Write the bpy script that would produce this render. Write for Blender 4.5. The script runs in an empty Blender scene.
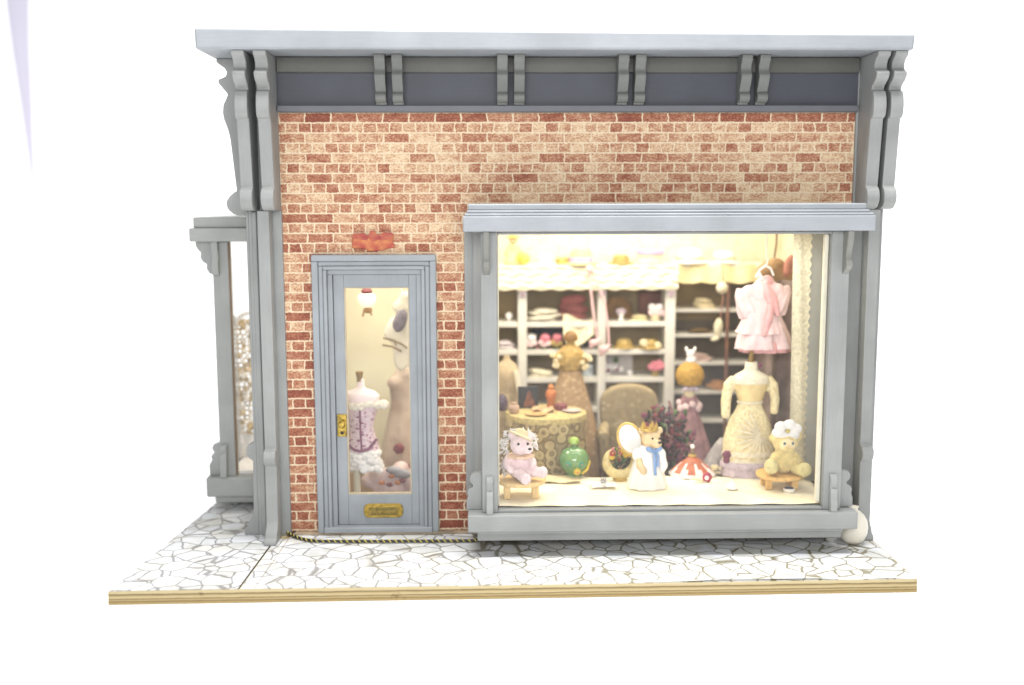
import bpy, math, random
from mathutils import Vector, Matrix, Euler
random.seed(7)
scene = bpy.context.scene
COL = scene.collection
PI = math.pi

# ------------------------------------------------------------------ camera numbers
F, CX, CY, CZ, YAW, PIT, ROL = 1072.3, -.8624, -12.0, 3.8047, -.023, .1319, -.0023
def cam_axes():
    cy, sy = math.cos(YAW), math.sin(YAW)
    fw, rt, up = Vector((-sy, cy, 0)), Vector((cy, sy, 0)), Vector((0, 0, 1))
    cp, sp = math.cos(PIT), math.sin(PIT)
    fw, up = fw * cp - up * sp, up * cp + fw * sp
    cr, sr = math.cos(ROL), math.sin(ROL)
    rt, up = rt * cr + up * sr, up * cr - rt * sr
    return rt, up, fw
RT, UP, FW = cam_axes()
def at(px, py, y):
    """where the things measured on the photograph stand: the point at depth y"""
    d = FW + RT * ((px - 512) / F) - UP * ((py - 342.5) / F)
    return Vector((CX, CY, CZ)) + d * ((y - CY) / d.y)
def u(y):
    return (y + 12) / F * .995          # scene units per photo pixel at depth y

# ------------------------------------------------------------------ materials
MATS = {}
def mat(name, col, rough=.6, var=.12, scale=6.0, bump=0.0, bscale=40.0, metal=0.0, stretch=(1, 1, 1), col2=None, spec=.4, **kw):
    if name in MATS: return MATS[name]
    m = bpy.data.materials.new(name); m.use_nodes = True
    nt = m.node_tree; N = nt.nodes; L = nt.links
    b = N['Principled BSDF']
    b.inputs['Roughness'].default_value = rough
    b.inputs['Metallic'].default_value = metal
    b.inputs['Specular IOR Level'].default_value = spec
    for k, v in kw.items():
        b.inputs[k.replace('_', ' ')].default_value = v
    tc = N.new('ShaderNodeTexCoord'); mp = N.new('ShaderNodeMapping')
    mp.inputs['Scale'].default_value = stretch
    L.new(tc.outputs['Object'], mp.inputs['Vector'])
    n = N.new('ShaderNodeTexNoise'); n.inputs['Scale'].default_value = scale; n.inputs['Detail'].default_value = 5
    L.new(mp.outputs['Vector'], n.inputs['Vector'])
    r = N.new('ShaderNodeValToRGB')
    c2 = col2 if col2 else tuple(c * (1 - 2.2 * var) for c in col)
    r.color_ramp.elements[0].position = .32; r.color_ramp.elements[1].position = .68
    r.color_ramp.elements[0].color = (*c2, 1); r.color_ramp.elements[1].color = (*col, 1)
    L.new(n.outputs['Fac'], r.inputs['Fac']); L.new(r.outputs['Color'], b.inputs['Base Color'])
    if bump:
        n2 = N.new('ShaderNodeTexNoise'); n2.inputs['Scale'].default_value = bscale; n2.inputs['Detail'].default_value = 4
        L.new(mp.outputs['Vector'], n2.inputs['Vector'])
        bp = N.new('ShaderNodeBump'); bp.inputs['Strength'].default_value = bump; bp.inputs['Distance'].default_value = .03
        L.new(n2.outputs['Fac'], bp.inputs['Height']); L.new(bp.outputs['Normal'], b.inputs['Normal'])
    MATS[name] = m
    return m

def node_mat(name):
    m = bpy.data.materials.new(name); m.use_nodes = True
    MATS[name] = m
    nt = m.node_tree
    return m, nt.nodes, nt.links, nt.nodes['Principled BSDF']

def ramp(N, stops, interp='LINEAR'):
    r = N.new('ShaderNodeValToRGB'); cr = r.color_ramp; cr.interpolation = interp
    while len(cr.elements) < len(stops): cr.elements.new(.5)
    for e, (p, c) in zip(cr.elements, stops): e.position = p; e.color = (*c, 1)
    return r

def math_node(N, L, op, a, b=None):
    n = N.new('ShaderNodeMath'); n.operation = op
    for i, v in enumerate((a, b)):
        if v is None: continue
        if isinstance(v, (int, float)): n.inputs[i].default_value = v
        else: L.new(v, n.inputs[i])
    return n.outputs[0]

def mixc(N, L, fac, a, b, typ='MIX'):
    n = N.new('ShaderNodeMix'); n.data_type = 'RGBA'; n.blend_type = typ
    for k, v in ((0, fac), (6, a), (7, b)):
        if isinstance(v, (int, float)): n.inputs[k].default_value = v
        elif isinstance(v, tuple): n.inputs[k].default_value = (*v, 1)
        else: L.new(v, n.inputs[k])
    return n.outputs[2]

def brick_mat():
    m, N, L, b = node_mat('brick_paper')
    tc = N.new('ShaderNodeTexCoord'); sx = N.new('ShaderNodeSeparateXYZ'); L.new(tc.outputs['Object'], sx.inputs[0])
    # slightly wavy print
    wn = N.new('ShaderNodeTexNoise'); wn.inputs['Scale'].default_value = 7; L.new(tc.outputs['Object'], wn.inputs['Vector'])
    wn2 = N.new('ShaderNodeTexNoise'); wn2.inputs['Scale'].default_value = 32; L.new(tc.outputs['Object'], wn2.inputs['Vector'])
    dx = math_node(N, L, 'MULTIPLY', math_node(N, L, 'SUBTRACT', wn.outputs['Fac'], .5), .05)
    dz = math_node(N, L, 'MULTIPLY', math_node(N, L, 'SUBTRACT', wn2.outputs['Fac'], .5), .022)
    cx = N.new('ShaderNodeCombineXYZ')
    L.new(math_node(N, L, 'ADD', math_node(N, L, 'ADD', sx.outputs['X'], dx), dz), cx.inputs['X'])
    L.new(math_node(N, L, 'ADD', math_node(N, L, 'ADD', math_node(N, L, 'ADD', sx.outputs['Z'], .0585), dz), math_node(N, L, 'MULTIPLY', dx, .18)), cx.inputs['Y'])
    def bt(c1, c2, mortar, off=0):
        t = N.new('ShaderNodeTexBrick')
        t.offset = .5; t.offset_frequency = 2; t.squash = .5; t.squash_frequency = 2
        t.inputs['Scale'].default_value = 1; t.inputs['Brick Width'].default_value = .285; t.inputs['Row Height'].default_value = .1095
        t.inputs['Mortar Size'].default_value = .0125; t.inputs['Mortar Smooth'].default_value = .75
        t.inputs['Color1'].default_value = (*c1, 1); t.inputs['Color2'].default_value = (*c2, 1); t.inputs['Mortar'].default_value = (*mortar, 1)
        L.new(cx.outputs[0], t.inputs['Vector']); return t
    t = bt((0, 0, 0), (1, 1, 1), (.5, .5, .5))
    def noise(sc, det, rough, st=(1, 1, 1)):
        n = N.new('ShaderNodeTexNoise'); n.inputs['Scale'].default_value = sc; n.inputs['Detail'].default_value = det; n.inputs['Roughness'].default_value = rough
        q = N.new('ShaderNodeMapping'); q.inputs['Scale'].default_value = st; L.new(tc.outputs['Object'], q.inputs['Vector']); L.new(q.outputs[0], n.inputs['Vector'])
        return n
    fine = noise(38, 6, .7, (1, 1, 1.6)); patch = noise(8, 5, .7, (1, 1, 2.0)); big = noise(1.0, 3, .5)
    bias = math_node(N, L, 'MULTIPLY', math_node(N, L, 'SUBTRACT', sx.outputs['Z'], 2.6), .065)  # bricks paler upward and to the right: brighter light put into the print
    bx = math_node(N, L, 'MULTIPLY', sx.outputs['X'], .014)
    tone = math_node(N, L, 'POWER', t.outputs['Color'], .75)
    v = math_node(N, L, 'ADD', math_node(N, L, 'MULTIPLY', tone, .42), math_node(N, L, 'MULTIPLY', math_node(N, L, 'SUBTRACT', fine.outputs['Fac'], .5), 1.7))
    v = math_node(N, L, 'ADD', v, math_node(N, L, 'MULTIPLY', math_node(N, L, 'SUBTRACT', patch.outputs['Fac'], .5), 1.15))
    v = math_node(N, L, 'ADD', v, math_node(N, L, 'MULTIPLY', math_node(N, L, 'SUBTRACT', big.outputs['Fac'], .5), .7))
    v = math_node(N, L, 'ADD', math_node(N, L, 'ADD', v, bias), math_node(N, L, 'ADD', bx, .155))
    top = math_node(N, L, 'MULTIPLY', math_node(N, L, 'GREATER_THAN', sx.outputs['Z'], 4.651), .36)  # top course darkened: shadow under the cornice painted on the bricks
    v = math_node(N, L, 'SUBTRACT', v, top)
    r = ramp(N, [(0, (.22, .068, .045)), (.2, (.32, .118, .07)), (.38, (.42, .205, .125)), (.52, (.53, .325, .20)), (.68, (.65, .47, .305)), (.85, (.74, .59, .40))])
    L.new(v, r.inputs['Fac'])
    mfac = ramp(N, [(.30, (0, 0, 0)), (.62, (.92, .92, .92))])
    mf_ = math_node(N, L, 'ADD', math_node(N, L, 'MULTIPLY', math_node(N, L, 'SUBTRACT', fine.outputs['Fac'], .5), .9), math_node(N, L, 'MULTIPLY', math_node(N, L, 'SUBTRACT', patch.outputs['Fac'], .5), 1.3))
    L.new(math_node(N, L, 'ADD', t.outputs['Fac'], mf_), mfac.inputs['Fac'])
    mort = ramp(N, [(.3, (.62, .48, .31)), (.6, (.76, .64, .46))]); L.new(fine.outputs['Fac'], mort.inputs['Fac'])
    c = mixc(N, L, mfac.outputs['Color'], r.outputs['Color'], mort.outputs['Color'])
    L.new(c, b.inputs['Base Color'])
    b.inputs['Roughness'].default_value = .75; b.inputs['Specular IOR Level'].default_value = .25
    bp = N.new('ShaderNodeBump'); bp.inputs['Strength'].default_value = .12; bp.inputs['Distance'].default_value = .01
    L.new(fine.outputs['Fac'], bp.inputs['Height']); L.new(bp.outputs[0], b.inputs['Normal'])
    return m

def paving_mat():
    m, N, L, b = node_mat('crazy_paving_paper')
    tc = N.new('ShaderNodeTexCoord')
    wn = N.new('ShaderNodeTexNoise'); wn.inputs['Scale'].default_value = 6; wn.inputs['Detail'].default_value = 3; L.new(tc.outputs['Object'], wn.inputs['Vector'])
    add = N.new('ShaderNodeVectorMath'); add.operation = 'MULTIPLY_ADD'
    add.inputs[1].default_value = (.07, .07, 0); L.new(wn.outputs['Color'], add.inputs[0]); L.new(tc.outputs['Object'], add.inputs[2])
    mp = N.new('ShaderNodeMapping'); mp.inputs['Scale'].default_value = (1, 1, 0); L.new(add.outputs[0], mp.inputs['Vector'])
    vo = N.new('ShaderNodeTexVoronoi'); vo.feature = 'DISTANCE_TO_EDGE'; vo.inputs['Scale'].default_value = 4.4; vo.inputs['Randomness'].default_value = .92
    L.new(mp.outputs[0], vo.inputs['Vector'])
    vc = N.new('ShaderNodeTexVoronoi'); vc.inputs['Scale'].default_value = 4.4; vc.inputs['Randomness'].default_value = .92; L.new(mp.outputs[0], vc.inputs['Vector'])
    n3 = N.new('ShaderNodeTexNoise'); n3.inputs['Scale'].default_value = 9; n3.inputs['Detail'].default_value = 4; L.new(tc.outputs['Object'], n3.inputs['Vector'])
    wth = math_node(N, L, 'ADD', math_node(N, L, 'MULTIPLY', n3.outputs['Fac'], .05), .030)
    e = math_node(N, L, 'DIVIDE', vo.outputs['Distance'], wth)
    ed = ramp(N, [(.30, (0, 0, 0)), (1.0, (1, 1, 1))]); L.new(e, ed.inputs['Fac'])
    sx = N.new('ShaderNodeSeparateXYZ'); L.new(tc.outputs['Object'], sx.inputs[0])
    gx = math_node(N, L, 'ADD', math_node(N, L, 'MULTIPLY', sx.outputs['X'], .22), .75)
    gl = ramp(N, [(0, (.29, .285, .29)), (1, (.245, .225, .155))]); L.new(gx, gl.inputs['Fac'])
    st = ramp(N, [(.2, (.60, .615, .64)), (.8, (.74, .745, .75))]); L.new(vc.outputs['Color'], st.inputs['Fac'])
    n4 = N.new('ShaderNodeTexNoise'); n4.inputs['Scale'].default_value = 3.2; n4.inputs['Detail'].default_value = 8; L.new(tc.outputs['Object'], n4.inputs['Vector'])
    dirt = ramp(N, [(.42, (.86, .84, .78)), (.56, (1, 1, 1))]); L.new(n4.outputs['Fac'], dirt.inputs['Fac'])
    c = mixc(N, L, ed.outputs['Color'], gl.outputs['Color'], st.outputs['Color'])
    c = mixc(N, L, 1.0, c, dirt.outputs['Color'], 'MULTIPLY')
    L.new(c, b.inputs['Base Color']); b.inputs['Roughness'].default_value = .7; b.inputs['Specular IOR Level'].default_value = .2
    return m

def ply_mat():
    m, N, L, b = node_mat('plywood_edge')
    tc = N.new('ShaderNodeTexCoord'); sx = N.new('ShaderNodeSeparateXYZ'); L.new(tc.outputs['Object'], sx.inputs[0])
    mp = N.new('ShaderNodeMapping'); mp.inputs['Scale'].default_value = (2.5, 2.5, 12); L.new(tc.outputs['Object'], mp.inputs['Vector'])
    n = N.new('ShaderNodeTexNoise'); n.inputs['Scale'].default_value = 2.5; n.inputs['Detail'].default_value = 6; L.new(mp.outputs[0], n.inputs['Vector'])
    z = math_node(N, L, 'ADD', math_node(N, L, 'DIVIDE', sx.outputs['Z'], -.139), math_node(N, L, 'MULTIPLY', math_node(N, L, 'SUBTRACT', n.outputs['Fac'], .5), .10))
    r = ramp(N, [(0, (.46, .38, .22)), (.18, (.44, .36, .20)), (.25, (.10, .07, .025)), (.34, (.33, .25, .12)), (.5, (.46, .37, .20)),
                 (.57, (.11, .075, .025)), (.66, (.40, .31, .15)), (.78, (.15, .10, .035)), (.87, (.35, .26, .11)), (1, (.24, .17, .07))])
    L.new(z, r.inputs['Fac'])
    k = N.new('ShaderNodeTexNoise'); k.inputs['Scale'].default_value = 5; k.inputs['Detail'].default_value = 7; L.new(tc.outputs['Object'], k.inputs['Vector'])
    kd = ramp(N, [(.28, (.5, .42, .32)), (.36, (1, 1, 1))]); L.new(k.outputs['Fac'], kd.inputs['Fac'])
    L.new(mixc(N, L, 1.0, r.outputs['Color'], kd.outputs['Color'], 'MULTIPLY'), b.inputs['Base Color'])
    b.inputs['Roughness'].default_value = .8
    return m

def paint_mat(name, col, wear=True, grain=(3, 30, 46), chip=.25):
    m, N, L, b = node_mat(name)
    tc = N.new('ShaderNodeTexCoord')
    n = N.new('ShaderNodeTexNoise'); n.inputs['Scale'].default_value = 2.2; n.inputs['Detail'].default_value = 6; L.new(tc.outputs['Object'], n.inputs['Vector'])
    r = ramp(N, [(.3, tuple(c * .88 for c in col)), (.7, tuple(min(1, c * 1.06) for c in col))]); L.new(n.outputs['Fac'], r.inputs['Fac'])
    # grain under the paint, along the piece
    mp = N.new('ShaderNodeMapping'); mp.inputs['Scale'].default_value = grain; L.new(tc.outputs['Object'], mp.inputs['Vector'])
    g = N.new('ShaderNodeTexNoise'); g.inputs['Scale'].default_value = 1.6; g.inputs['Detail'].default_value = 5; g.inputs['Distortion'].default_value = .3; L.new(mp.outputs[0], g.inputs['Vector'])
    gr = ramp(N, [(.35, (.955, .955, .95)), (.6, (1, 1, 1))]); L.new(g.outputs['Fac'], gr.inputs['Fac'])
    c = mixc(N, L, 1.0, r.outputs['Color'], gr.outputs['Color'], 'MULTIPLY')
    ch = N.new('ShaderNodeTexNoise'); ch.inputs['Scale'].default_value = 11; ch.inputs['Detail'].default_value = 9; ch.inputs['Roughness'].default_value = .7; L.new(tc.outputs['Object'], ch.inputs['Vector'])
    cr = ramp(N, [(chip - .02, (1, 1, 1)), (chip, (0, 0, 0))]); L.new(ch.outputs['Fac'], cr.inputs['Fac'])
    if wear: c = mixc(N, L, math_node(N, L, 'MULTIPLY', cr.outputs['Color'], .55), c, (.26, .20, .12))
    L.new(c, b.inputs['Base Color'])
    b.inputs['Roughness'].default_value = .52; b.inputs['Specular IOR Level'].default_value = .35
    bp = N.new('ShaderNodeBump'); bp.inputs['Strength'].default_value = .07; bp.inputs['Distance'].default_value = .01
    L.new(g.outputs['Fac'], bp.inputs['Height']); L.new(bp.outputs[0], b.inputs['Normal'])
    return m

def glass_mat(name, tint=(1, 1, 1), haze=.016):
    m = bpy.data.materials.new(name); m.use_nodes = True; MATS[name] = m
    N, L = m.node_tree.nodes, m.node_tree.links
    N.remove(N['Principled BSDF']); o = N['Material Output']
    t = N.new('ShaderNodeBsdfTransparent'); t.inputs[0].default_value = (*tint, 1)
    g = N.new('ShaderNodeBsdfGlossy'); g.inputs['Roughness'].default_value = .04
    fr = N.new('ShaderNodeFresnel'); fr.inputs['IOR'].default_value = 1.35
    tc = N.new('ShaderNodeTexCoord'); n = N.new('ShaderNodeTexNoise'); n.inputs['Scale'].default_value = 2; L.new(tc.outputs['Object'], n.inputs['Vector'])
    f = math_node(N, L, 'MULTIPLY', fr.outputs[0], math_node(N, L, 'ADD', math_node(N, L, 'MULTIPLY', n.outputs['Fac'], .6), .3))
    mx = N.new('ShaderNodeMixShader'); L.new(f, mx.inputs[0]); L.new(t.outputs[0], mx.inputs[1]); L.new(g.outputs[0], mx.inputs[2])
    d = N.new('ShaderNodeBsdfDiffuse'); d.inputs['Color'].default_value = (.8, .79, .74, 1)  # thin white layer imitates veiling haze across the panes
    n2 = N.new('ShaderNodeTexNoise'); n2.inputs['Scale'].default_value = 1.3; n2.inputs['Detail'].default_value = 6; L.new(tc.outputs['Object'], n2.inputs['Vector'])
    m2 = N.new('ShaderNodeMixShader'); L.new(math_node(N, L, 'MULTIPLY', n2.outputs['Fac'], haze * 2), m2.inputs[0]); L.new(mx.outputs[0], m2.inputs[1]); L.new(d.outputs[0], m2.inputs[2])
    L.new(m2.outputs[0], o.inputs['Surface'])
    return m

def wallpaper_mat():
    m, N, L, b = node_mat('floral_wallpaper')
    tc = N.new('ShaderNodeTexCoord')
    vo = N.new('ShaderNodeTexVoronoi'); vo.inputs['Scale'].default_value = 2.6; vo.inputs['Randomness'].default_value = .7; L.new(tc.outputs['Object'], vo.inputs['Vector'])
    pet = ramp(N, [(.0, (.42, .34, .50)), (.08, (.60, .44, .44)), (.12, (.70, .62, .46)), (.2, (.76, .70, .52)), (.42, (.78, .72, .55))]); L.new(vo.outputs['Distance'], pet.inputs['Fac'])
    n = N.new('ShaderNodeTexNoise'); n.inputs['Scale'].default_value = 4; n.inputs['Detail'].default_value = 5; L.new(tc.outputs['Object'], n.inputs['Vector'])
    sw = ramp(N, [(.46, (1, 1, 1)), (.5, (.86, .88, .78)), (.54, (1, 1, 1))]); L.new(n.outputs['Fac'], sw.inputs['Fac'])
    L.new(mixc(N, L, 1.0, pet.outputs['Color'], sw.outputs['Color'], 'MULTIPLY'), b.inputs['Base Color']); b.inputs['Roughness'].default_value = .8
    return m

def print_mat(name, base, spots, scale=9, thr=.2):
    """small printed flowers or lace figure on cloth"""
    m, N, L, b = node_mat(name)
    tc = N.new('ShaderNodeTexCoord')
    vo = N.new('ShaderNodeTexVoronoi'); vo.inputs['Scale'].default_value = scale; L.new(tc.outputs['Object'], vo.inputs['Vector'])
    f = ramp(N, [(thr, (1, 1, 1)), (thr + .08, (0, 0, 0))]); L.new(vo.outputs['Distance'], f.inputs['Fac'])
    n = N.new('ShaderNodeTexNoise'); n.inputs['Scale'].default_value = scale * 1.4; n.inputs['Detail'].default_value = 6; L.new(tc.outputs['Object'], n.inputs['Vector'])
    r = ramp(N, [(.3, tuple(c * .74 for c in base)), (.65, base)]); L.new(n.outputs['Fac'], r.inputs['Fac'])
    L.new(mixc(N, L, f.outputs['Color'], r.outputs['Color'], spots), b.inputs['Base Color'])
    b.inputs['Roughness'].default_value = .85; b.inputs['Specular IOR Level'].default_value = .15
    bp = N.new('ShaderNodeBump'); bp.inputs['Strength'].default_value = .5; bp.inputs['Distance'].default_value = .02
    L.new(n.outputs['Fac'], bp.inputs['Height']); L.new(bp.outputs[0], b.inputs['Normal'])
    return m

UPR = (34, 30, 2.5)
def openwork_mat(name, pale, dark, scale):
    m, N, L, b = node_mat(name)
    tc = N.new('ShaderNodeTexCoord')
    vo = N.new('ShaderNodeTexVoronoi'); vo.inputs['Scale'].default_value = scale; vo.inputs['Randomness'].default_value = .8; L.new(tc.outputs['Object'], vo.inputs['Vector'])
    r = ramp(N, [(.05, pale), (.13, dark), (.22, tuple(.6 * c for c in pale)), (.33, pale), (.46, pale), (.56, dark), (.68, tuple(.7 * c for c in pale))]); L.new(vo.outputs['Distance'], r.inputs['Fac'])
    n = N.new('ShaderNodeTexNoise'); n.inputs['Scale'].default_value = 3; L.new(tc.outputs['Object'], n.inputs['Vector'])
    k = ramp(N, [(.35, (.75, .7, .62)), (.6, (1, 1, 1))]); L.new(n.outputs['Fac'], k.inputs['Fac'])
    L.new(mixc(N, L, 1.0, r.outputs['Color'], k.outputs['Color'], 'MULTIPLY'), b.inputs['Base Color']); b.inputs['Roughness'].default_value = .9
    return m

PAINT = paint_mat('grey_paint', (.285, .293, .287), grain=UPR)
PAINTH = paint_mat('grey_paint_rail', (.30, .308, .302))
PAINTB = paint_mat('grey_paint_fascia_lit', (.315, .335, .357))  # lighter than the posts: the fascia's unshadowed light is in the colour
PAINTD = paint_mat('shaded_frieze_paint', (.060, .063, .078))  # dark tone stands in for the cornice's shadow on the frieze
PAINTS = paint_mat('window_bracket_paint', (.21, .21, .19), grain=UPR)
PAINTK = paint_mat('shaded_bracket_paint', (.155, .16, .15), grain=UPR)  # trim grey darkened: shade below the cornice painted into the brackets
PAINTDOOR = paint_mat('door_paint', (.29, .312, .332), grain=UPR, chip=.30)
BRICK = brick_mat(); PAVE = paving_mat(); PLY = ply_mat(); WALLP = wallpaper_mat()
GLASS = glass_mat('window_glass')
RAW = mat('raw_plywood', (.56, .47, .34), .8, .1, 5, .2, 20)
CREAM = mat('cream_cloth', (.72, .62, .40), .85, .08, 8, .3, 40, spec=.15)
CREAMP = mat('cream_paint', (.74, .70, .56), .6, .06, 5)
WHITEP = mat('white_paint', (.66, .64, .58), .55, .06, 5)
WHITE = mat('white_cloth', (.78, .76, .74), .85, .06, 10, .4, 30, spec=.15)
BRASS = mat('aged_brass', (.52, .36, .08), .34, .25, 18, .3, 50, metal=.75)
GOLD = mat('gold_paint', (.62, .42, .10), .4, .15, 15, .1, metal=.35)
BLACK = mat('black_wire', (.02, .018, .016), .5)
YEL = mat('yellow_thread', (.55, .46, .12), .6)
LOG = mat('brown_stain', (.17, .10, .05), .5, .2, 6, stretch=(1, 8, 1))
OLIVE = mat('olive_back_panel', (.27, .19, .085), .7, .15, 3)
DARKB = mat('dark_brown_panel', (.14, .105, .07), .7, .15, 3)
PINKD = mat('pink_satin', (.70, .36, .36), .5, .12, 6, .2, 12, Sheen_Weight=.3)
PINKL = mat('pale_pink_tulle', (.80, .60, .60), .8, .12, 6, .6, 9)
PINKW = mat('pink_plush', (.94, .74, .75), .9, .07, 20, .8, 70, spec=.1, Sheen_Weight=.4)
YPLUSH = mat('yellow_plush', (.88, .70, .30), .9, .14, 12, .9, 70, spec=.1, Sheen_Weight=.3)
YPALE = mat('pale_yellow_plush', (.82, .72, .36), .9, .1, 14, .9, 70, spec=.1)
OAK = mat('orange_pine', (.74, .46, .16), .5, .12, 4, .1, 20, stretch=(6, 1, 1))
STRAW = mat('straw', (.60, .44, .15), .75, .25, 26, .8, 60)
TAN = print_mat('tan_lace_gown', (.36, .24, .13), (.46, .34, .20), 16, .24)
BEIGE = print_mat('beige_upholstery', (.33, .26, .15), (.41, .34, .215), 11, .22)
GOWN = print_mat('cream_lace_gown', (.78, .68, .42), (.58, .45, .23), 20, .2)
GOWNP = mat('cream_lace_plain', (.80, .73, .56), .85, .1, 20, .6, 50)
LILAC = mat('lilac_ribbon', (.46, .37, .56), .55, .12, 8)
LILACL = mat('pale_lilac_lace', (.62, .52, .58), .85, .14, 14, .5, 40)
PURP = mat('purple_flower', (.20, .05, .10), .7, .2, 20)
REDF = mat('red_flower', (.42, .05, .06), .6, .25, 14)
PINKF = mat('pink_flower', (.72, .24, .30), .6, .2, 14)
WINE = mat('wine_red', (.20, .035, .045), .6, .2, 10)
GREEN = mat('leaf_green', (.07, .13, .03), .6, .25, 14)
DKLEAF = mat('dark_foliage', (.045, .028, .028), .7, .3, 14)
CHINA = mat('white_china', (.84, .82, .80), .16, .02, 3, Coat_Weight=.4)
BLUE = mat('blue_ribbon', (.20, .34, .62), .4, .1, 8)
SKIN = mat('bear_face', (.78, .58, .33), .6, .1, 10)
EYE = mat('black_bead', (.015, .012, .012), .15, 0)
GREY = mat('grey_felt', (.22, .20, .24), .9, .2, 12)
CORS = print_mat('lilac_corset_print', (.66, .52, .56), (.34, .17, .24), 22, .26)
DUST = mat('dusty_pink_tulle', (.66, .50, .49), .8, .16, 5, .5, 16)
MAUVE = mat('mauve_brown_gown', (.56, .46, .37), .8, .3, 2.2, .5, 10, col2=(.30, .20, .15))
RED = mat('red_satin', (.52, .09, .045), .45, .25, 12)
LAMP = mat('lamp_globe', (.85, .80, .70), .3, .03, 3, Emission_Color=(1, .85, .6, 1), Emission_Strength=.5)
SILVER = mat('silver', (.6, .6, .62), .25, .1, 10, metal=.9)

# ------------------------------------------------------------------ mesh builder
class MB:
    def __init__(s): s.v = []; s.f = []; s.mi = []; s.k = 0
    def add(s, vs, fs):
        n = len(s.v); s.v += [tuple(p) for p in vs]
        for f in fs: s.f.append([n + i for i in f]); s.mi.append(s.k)
        return s
    def box(s, x0, x1, y0, y1, z0, z1):
        v = [(x0, y0, z0), (x1, y0, z0), (x1, y1, z0), (x0, y1, z0), (x0, y0, z1), (x1, y0, z1), (x1, y1, z1), (x0, y1, z1)]
        return s.add(v, [(0, 3, 2, 1), (4, 5, 6, 7), (0, 1, 5, 4), (1, 2, 6, 5), (2, 3, 7, 6), (3, 0, 4, 7)])
    def prism(s, pts, axis, a, b):
        def P(p, t):
            return {'x': (t, p[0], p[1]), 'y': (p[0], t, p[1]), 'z': (p[0], p[1], t)}[axis]
        n = len(pts)
        return s.add([P(p, a) for p in pts] + [P(p, b) for p in pts],
                     [tuple(range(n))[::-1], tuple(range(n, 2 * n))] + [(i, (i + 1) % n, n + (i + 1) % n, n + i) for i in range(n)])
    def lathe(s, c, prof, n=28, sx=1, sy=1, wob=None, rot=None):
        c = Vector(c); vs = []
        for j, (r, z) in enumerate(prof):
            for i in range(n):
                a = 2 * PI * i / n; k = wob(a, j / max(1, len(prof) - 1)) if wob else 1
                p = Vector((r * k * sx * math.cos(a), r * k * sy * math.sin(a), z))
                if rot: p = rot @ p
                vs.append(c + p)
        fs = []
        for j in range(len(prof) - 1):
            for i in range(n):
                i2 = (i + 1) % n
                fs.append((j * n + i, j * n + i2, (j + 1) * n + i2, (j + 1) * n + i))
        m = len(prof) - 1
        fs.append(tuple(range(n))[::-1]); fs.append(tuple(m * n + i for i in range(n)))
        return s.add(vs, fs)
    def ell(s, c, r, rot=None, nu=16, nv=10):
        if isinstance(r, (int, float)): r = (r, r, r)
        c = Vector(c); vs = []; fs = []
        R = rot.to_matrix() if rot else None
        def T(p):
            p = Vector(p)
            return c + (R @ p if R else p)
        vs.append(T((0, 0, -r[2])))
        for j in range(1, nv):
            t = -PI / 2 + PI * j / nv
            for i in range(nu):
                a = 2 * PI * i / nu
                vs.append(T((r[0] * math.cos(t) * math.cos(a), r[1] * math.cos(t) * math.sin(a), r[2] * math.sin(t))))
        vs.append(T((0, 0, r[2])))
        for i in range(nu): fs.append((0, 1 + (i + 1) % nu, 1 + i))
        for j in range(nv - 2):
            for i in range(nu):
                a, b = 1 + j * nu + i, 1 + j * nu + (i + 1) % nu
                fs.append((a, b, b + nu, a + nu))
        t = len(vs) - 1
        for i in range(nu): fs.append((t, 1 + (nv - 2) * nu + i, 1 + (nv - 2) * nu + (i + 1) % nu))
        return s.add(vs, fs)
    def tube(s, path, r, n=8, closed=False):
        P = [Vector(p) for p in path]; m = len(P); vs = []; fs = []
        up = None
        for j, p in enumerate(P):
            if closed: d = P[(j + 1) % m] - P[j - 1]
            else: d = P[min(j + 1, m - 1)] - P[max(j - 1, 0)]
            d.normalize()
            if up is None: up = Vector((0, 0, 1)) if abs(d.z) < .9 else Vector((1, 0, 0))
            a = d.cross(up)
            if a.length < 1e-4: a = d.cross(Vector((0, 1, .1)))
            a.normalize(); b = d.cross(a); up = -b if b.dot(up) < 0 else b
            rr = r[j] if isinstance(r, (list, tuple)) else r
            for i in range(n):
                t = 2 * PI * i / n
                vs.append(p + a * rr * math.cos(t) + b * rr * math.sin(t))
        for j in range(m if closed else m - 1):
            j2 = (j + 1) % m
            for i in range(n):
                i2 = (i + 1) % n
                fs.append((j * n + i, j * n + i2, j2 * n + i2, j2 * n + i))
        if not closed: fs += [tuple(range(n))[::-1], tuple((m - 1) * n + i for i in range(n))]
        return s.add(vs, fs)
    def grid(s, fn, nu, nv):
        vs = [fn(i / nu, j / nv) for j in range(nv + 1) for i in range(nu + 1)]
        return s.add(vs, [(j * (nu + 1) + i, j * (nu + 1) + i + 1, (j + 1) * (nu + 1) + i + 1, (j + 1) * (nu + 1) + i) for j in range(nv) for i in range(nu)])
    def flower(s, c, r, nrm=(0, -1, .3), petals=6, ctr=None):
        n = Vector(nrm).normalized(); a = n.orthogonal().normalized(); b = n.cross(a); c = Vector(c)
        ph = random.random() * 6
        for i in range(petals):
            t = ph + 2 * PI * i / petals
            d = a * math.cos(t) + b * math.sin(t)
            q = n.lerp(d, .55).to_track_quat('Z', 'Y').to_euler()
            s.ell(c + d * r * .55, (r * .5, r * .5, r * .3), q, 8, 5)
        k = s.k
        if ctr is not None: s.k = ctr
        s.ell(c + n * r * .22, r * .3, None, 8, 5); s.k = k
        return s
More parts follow.
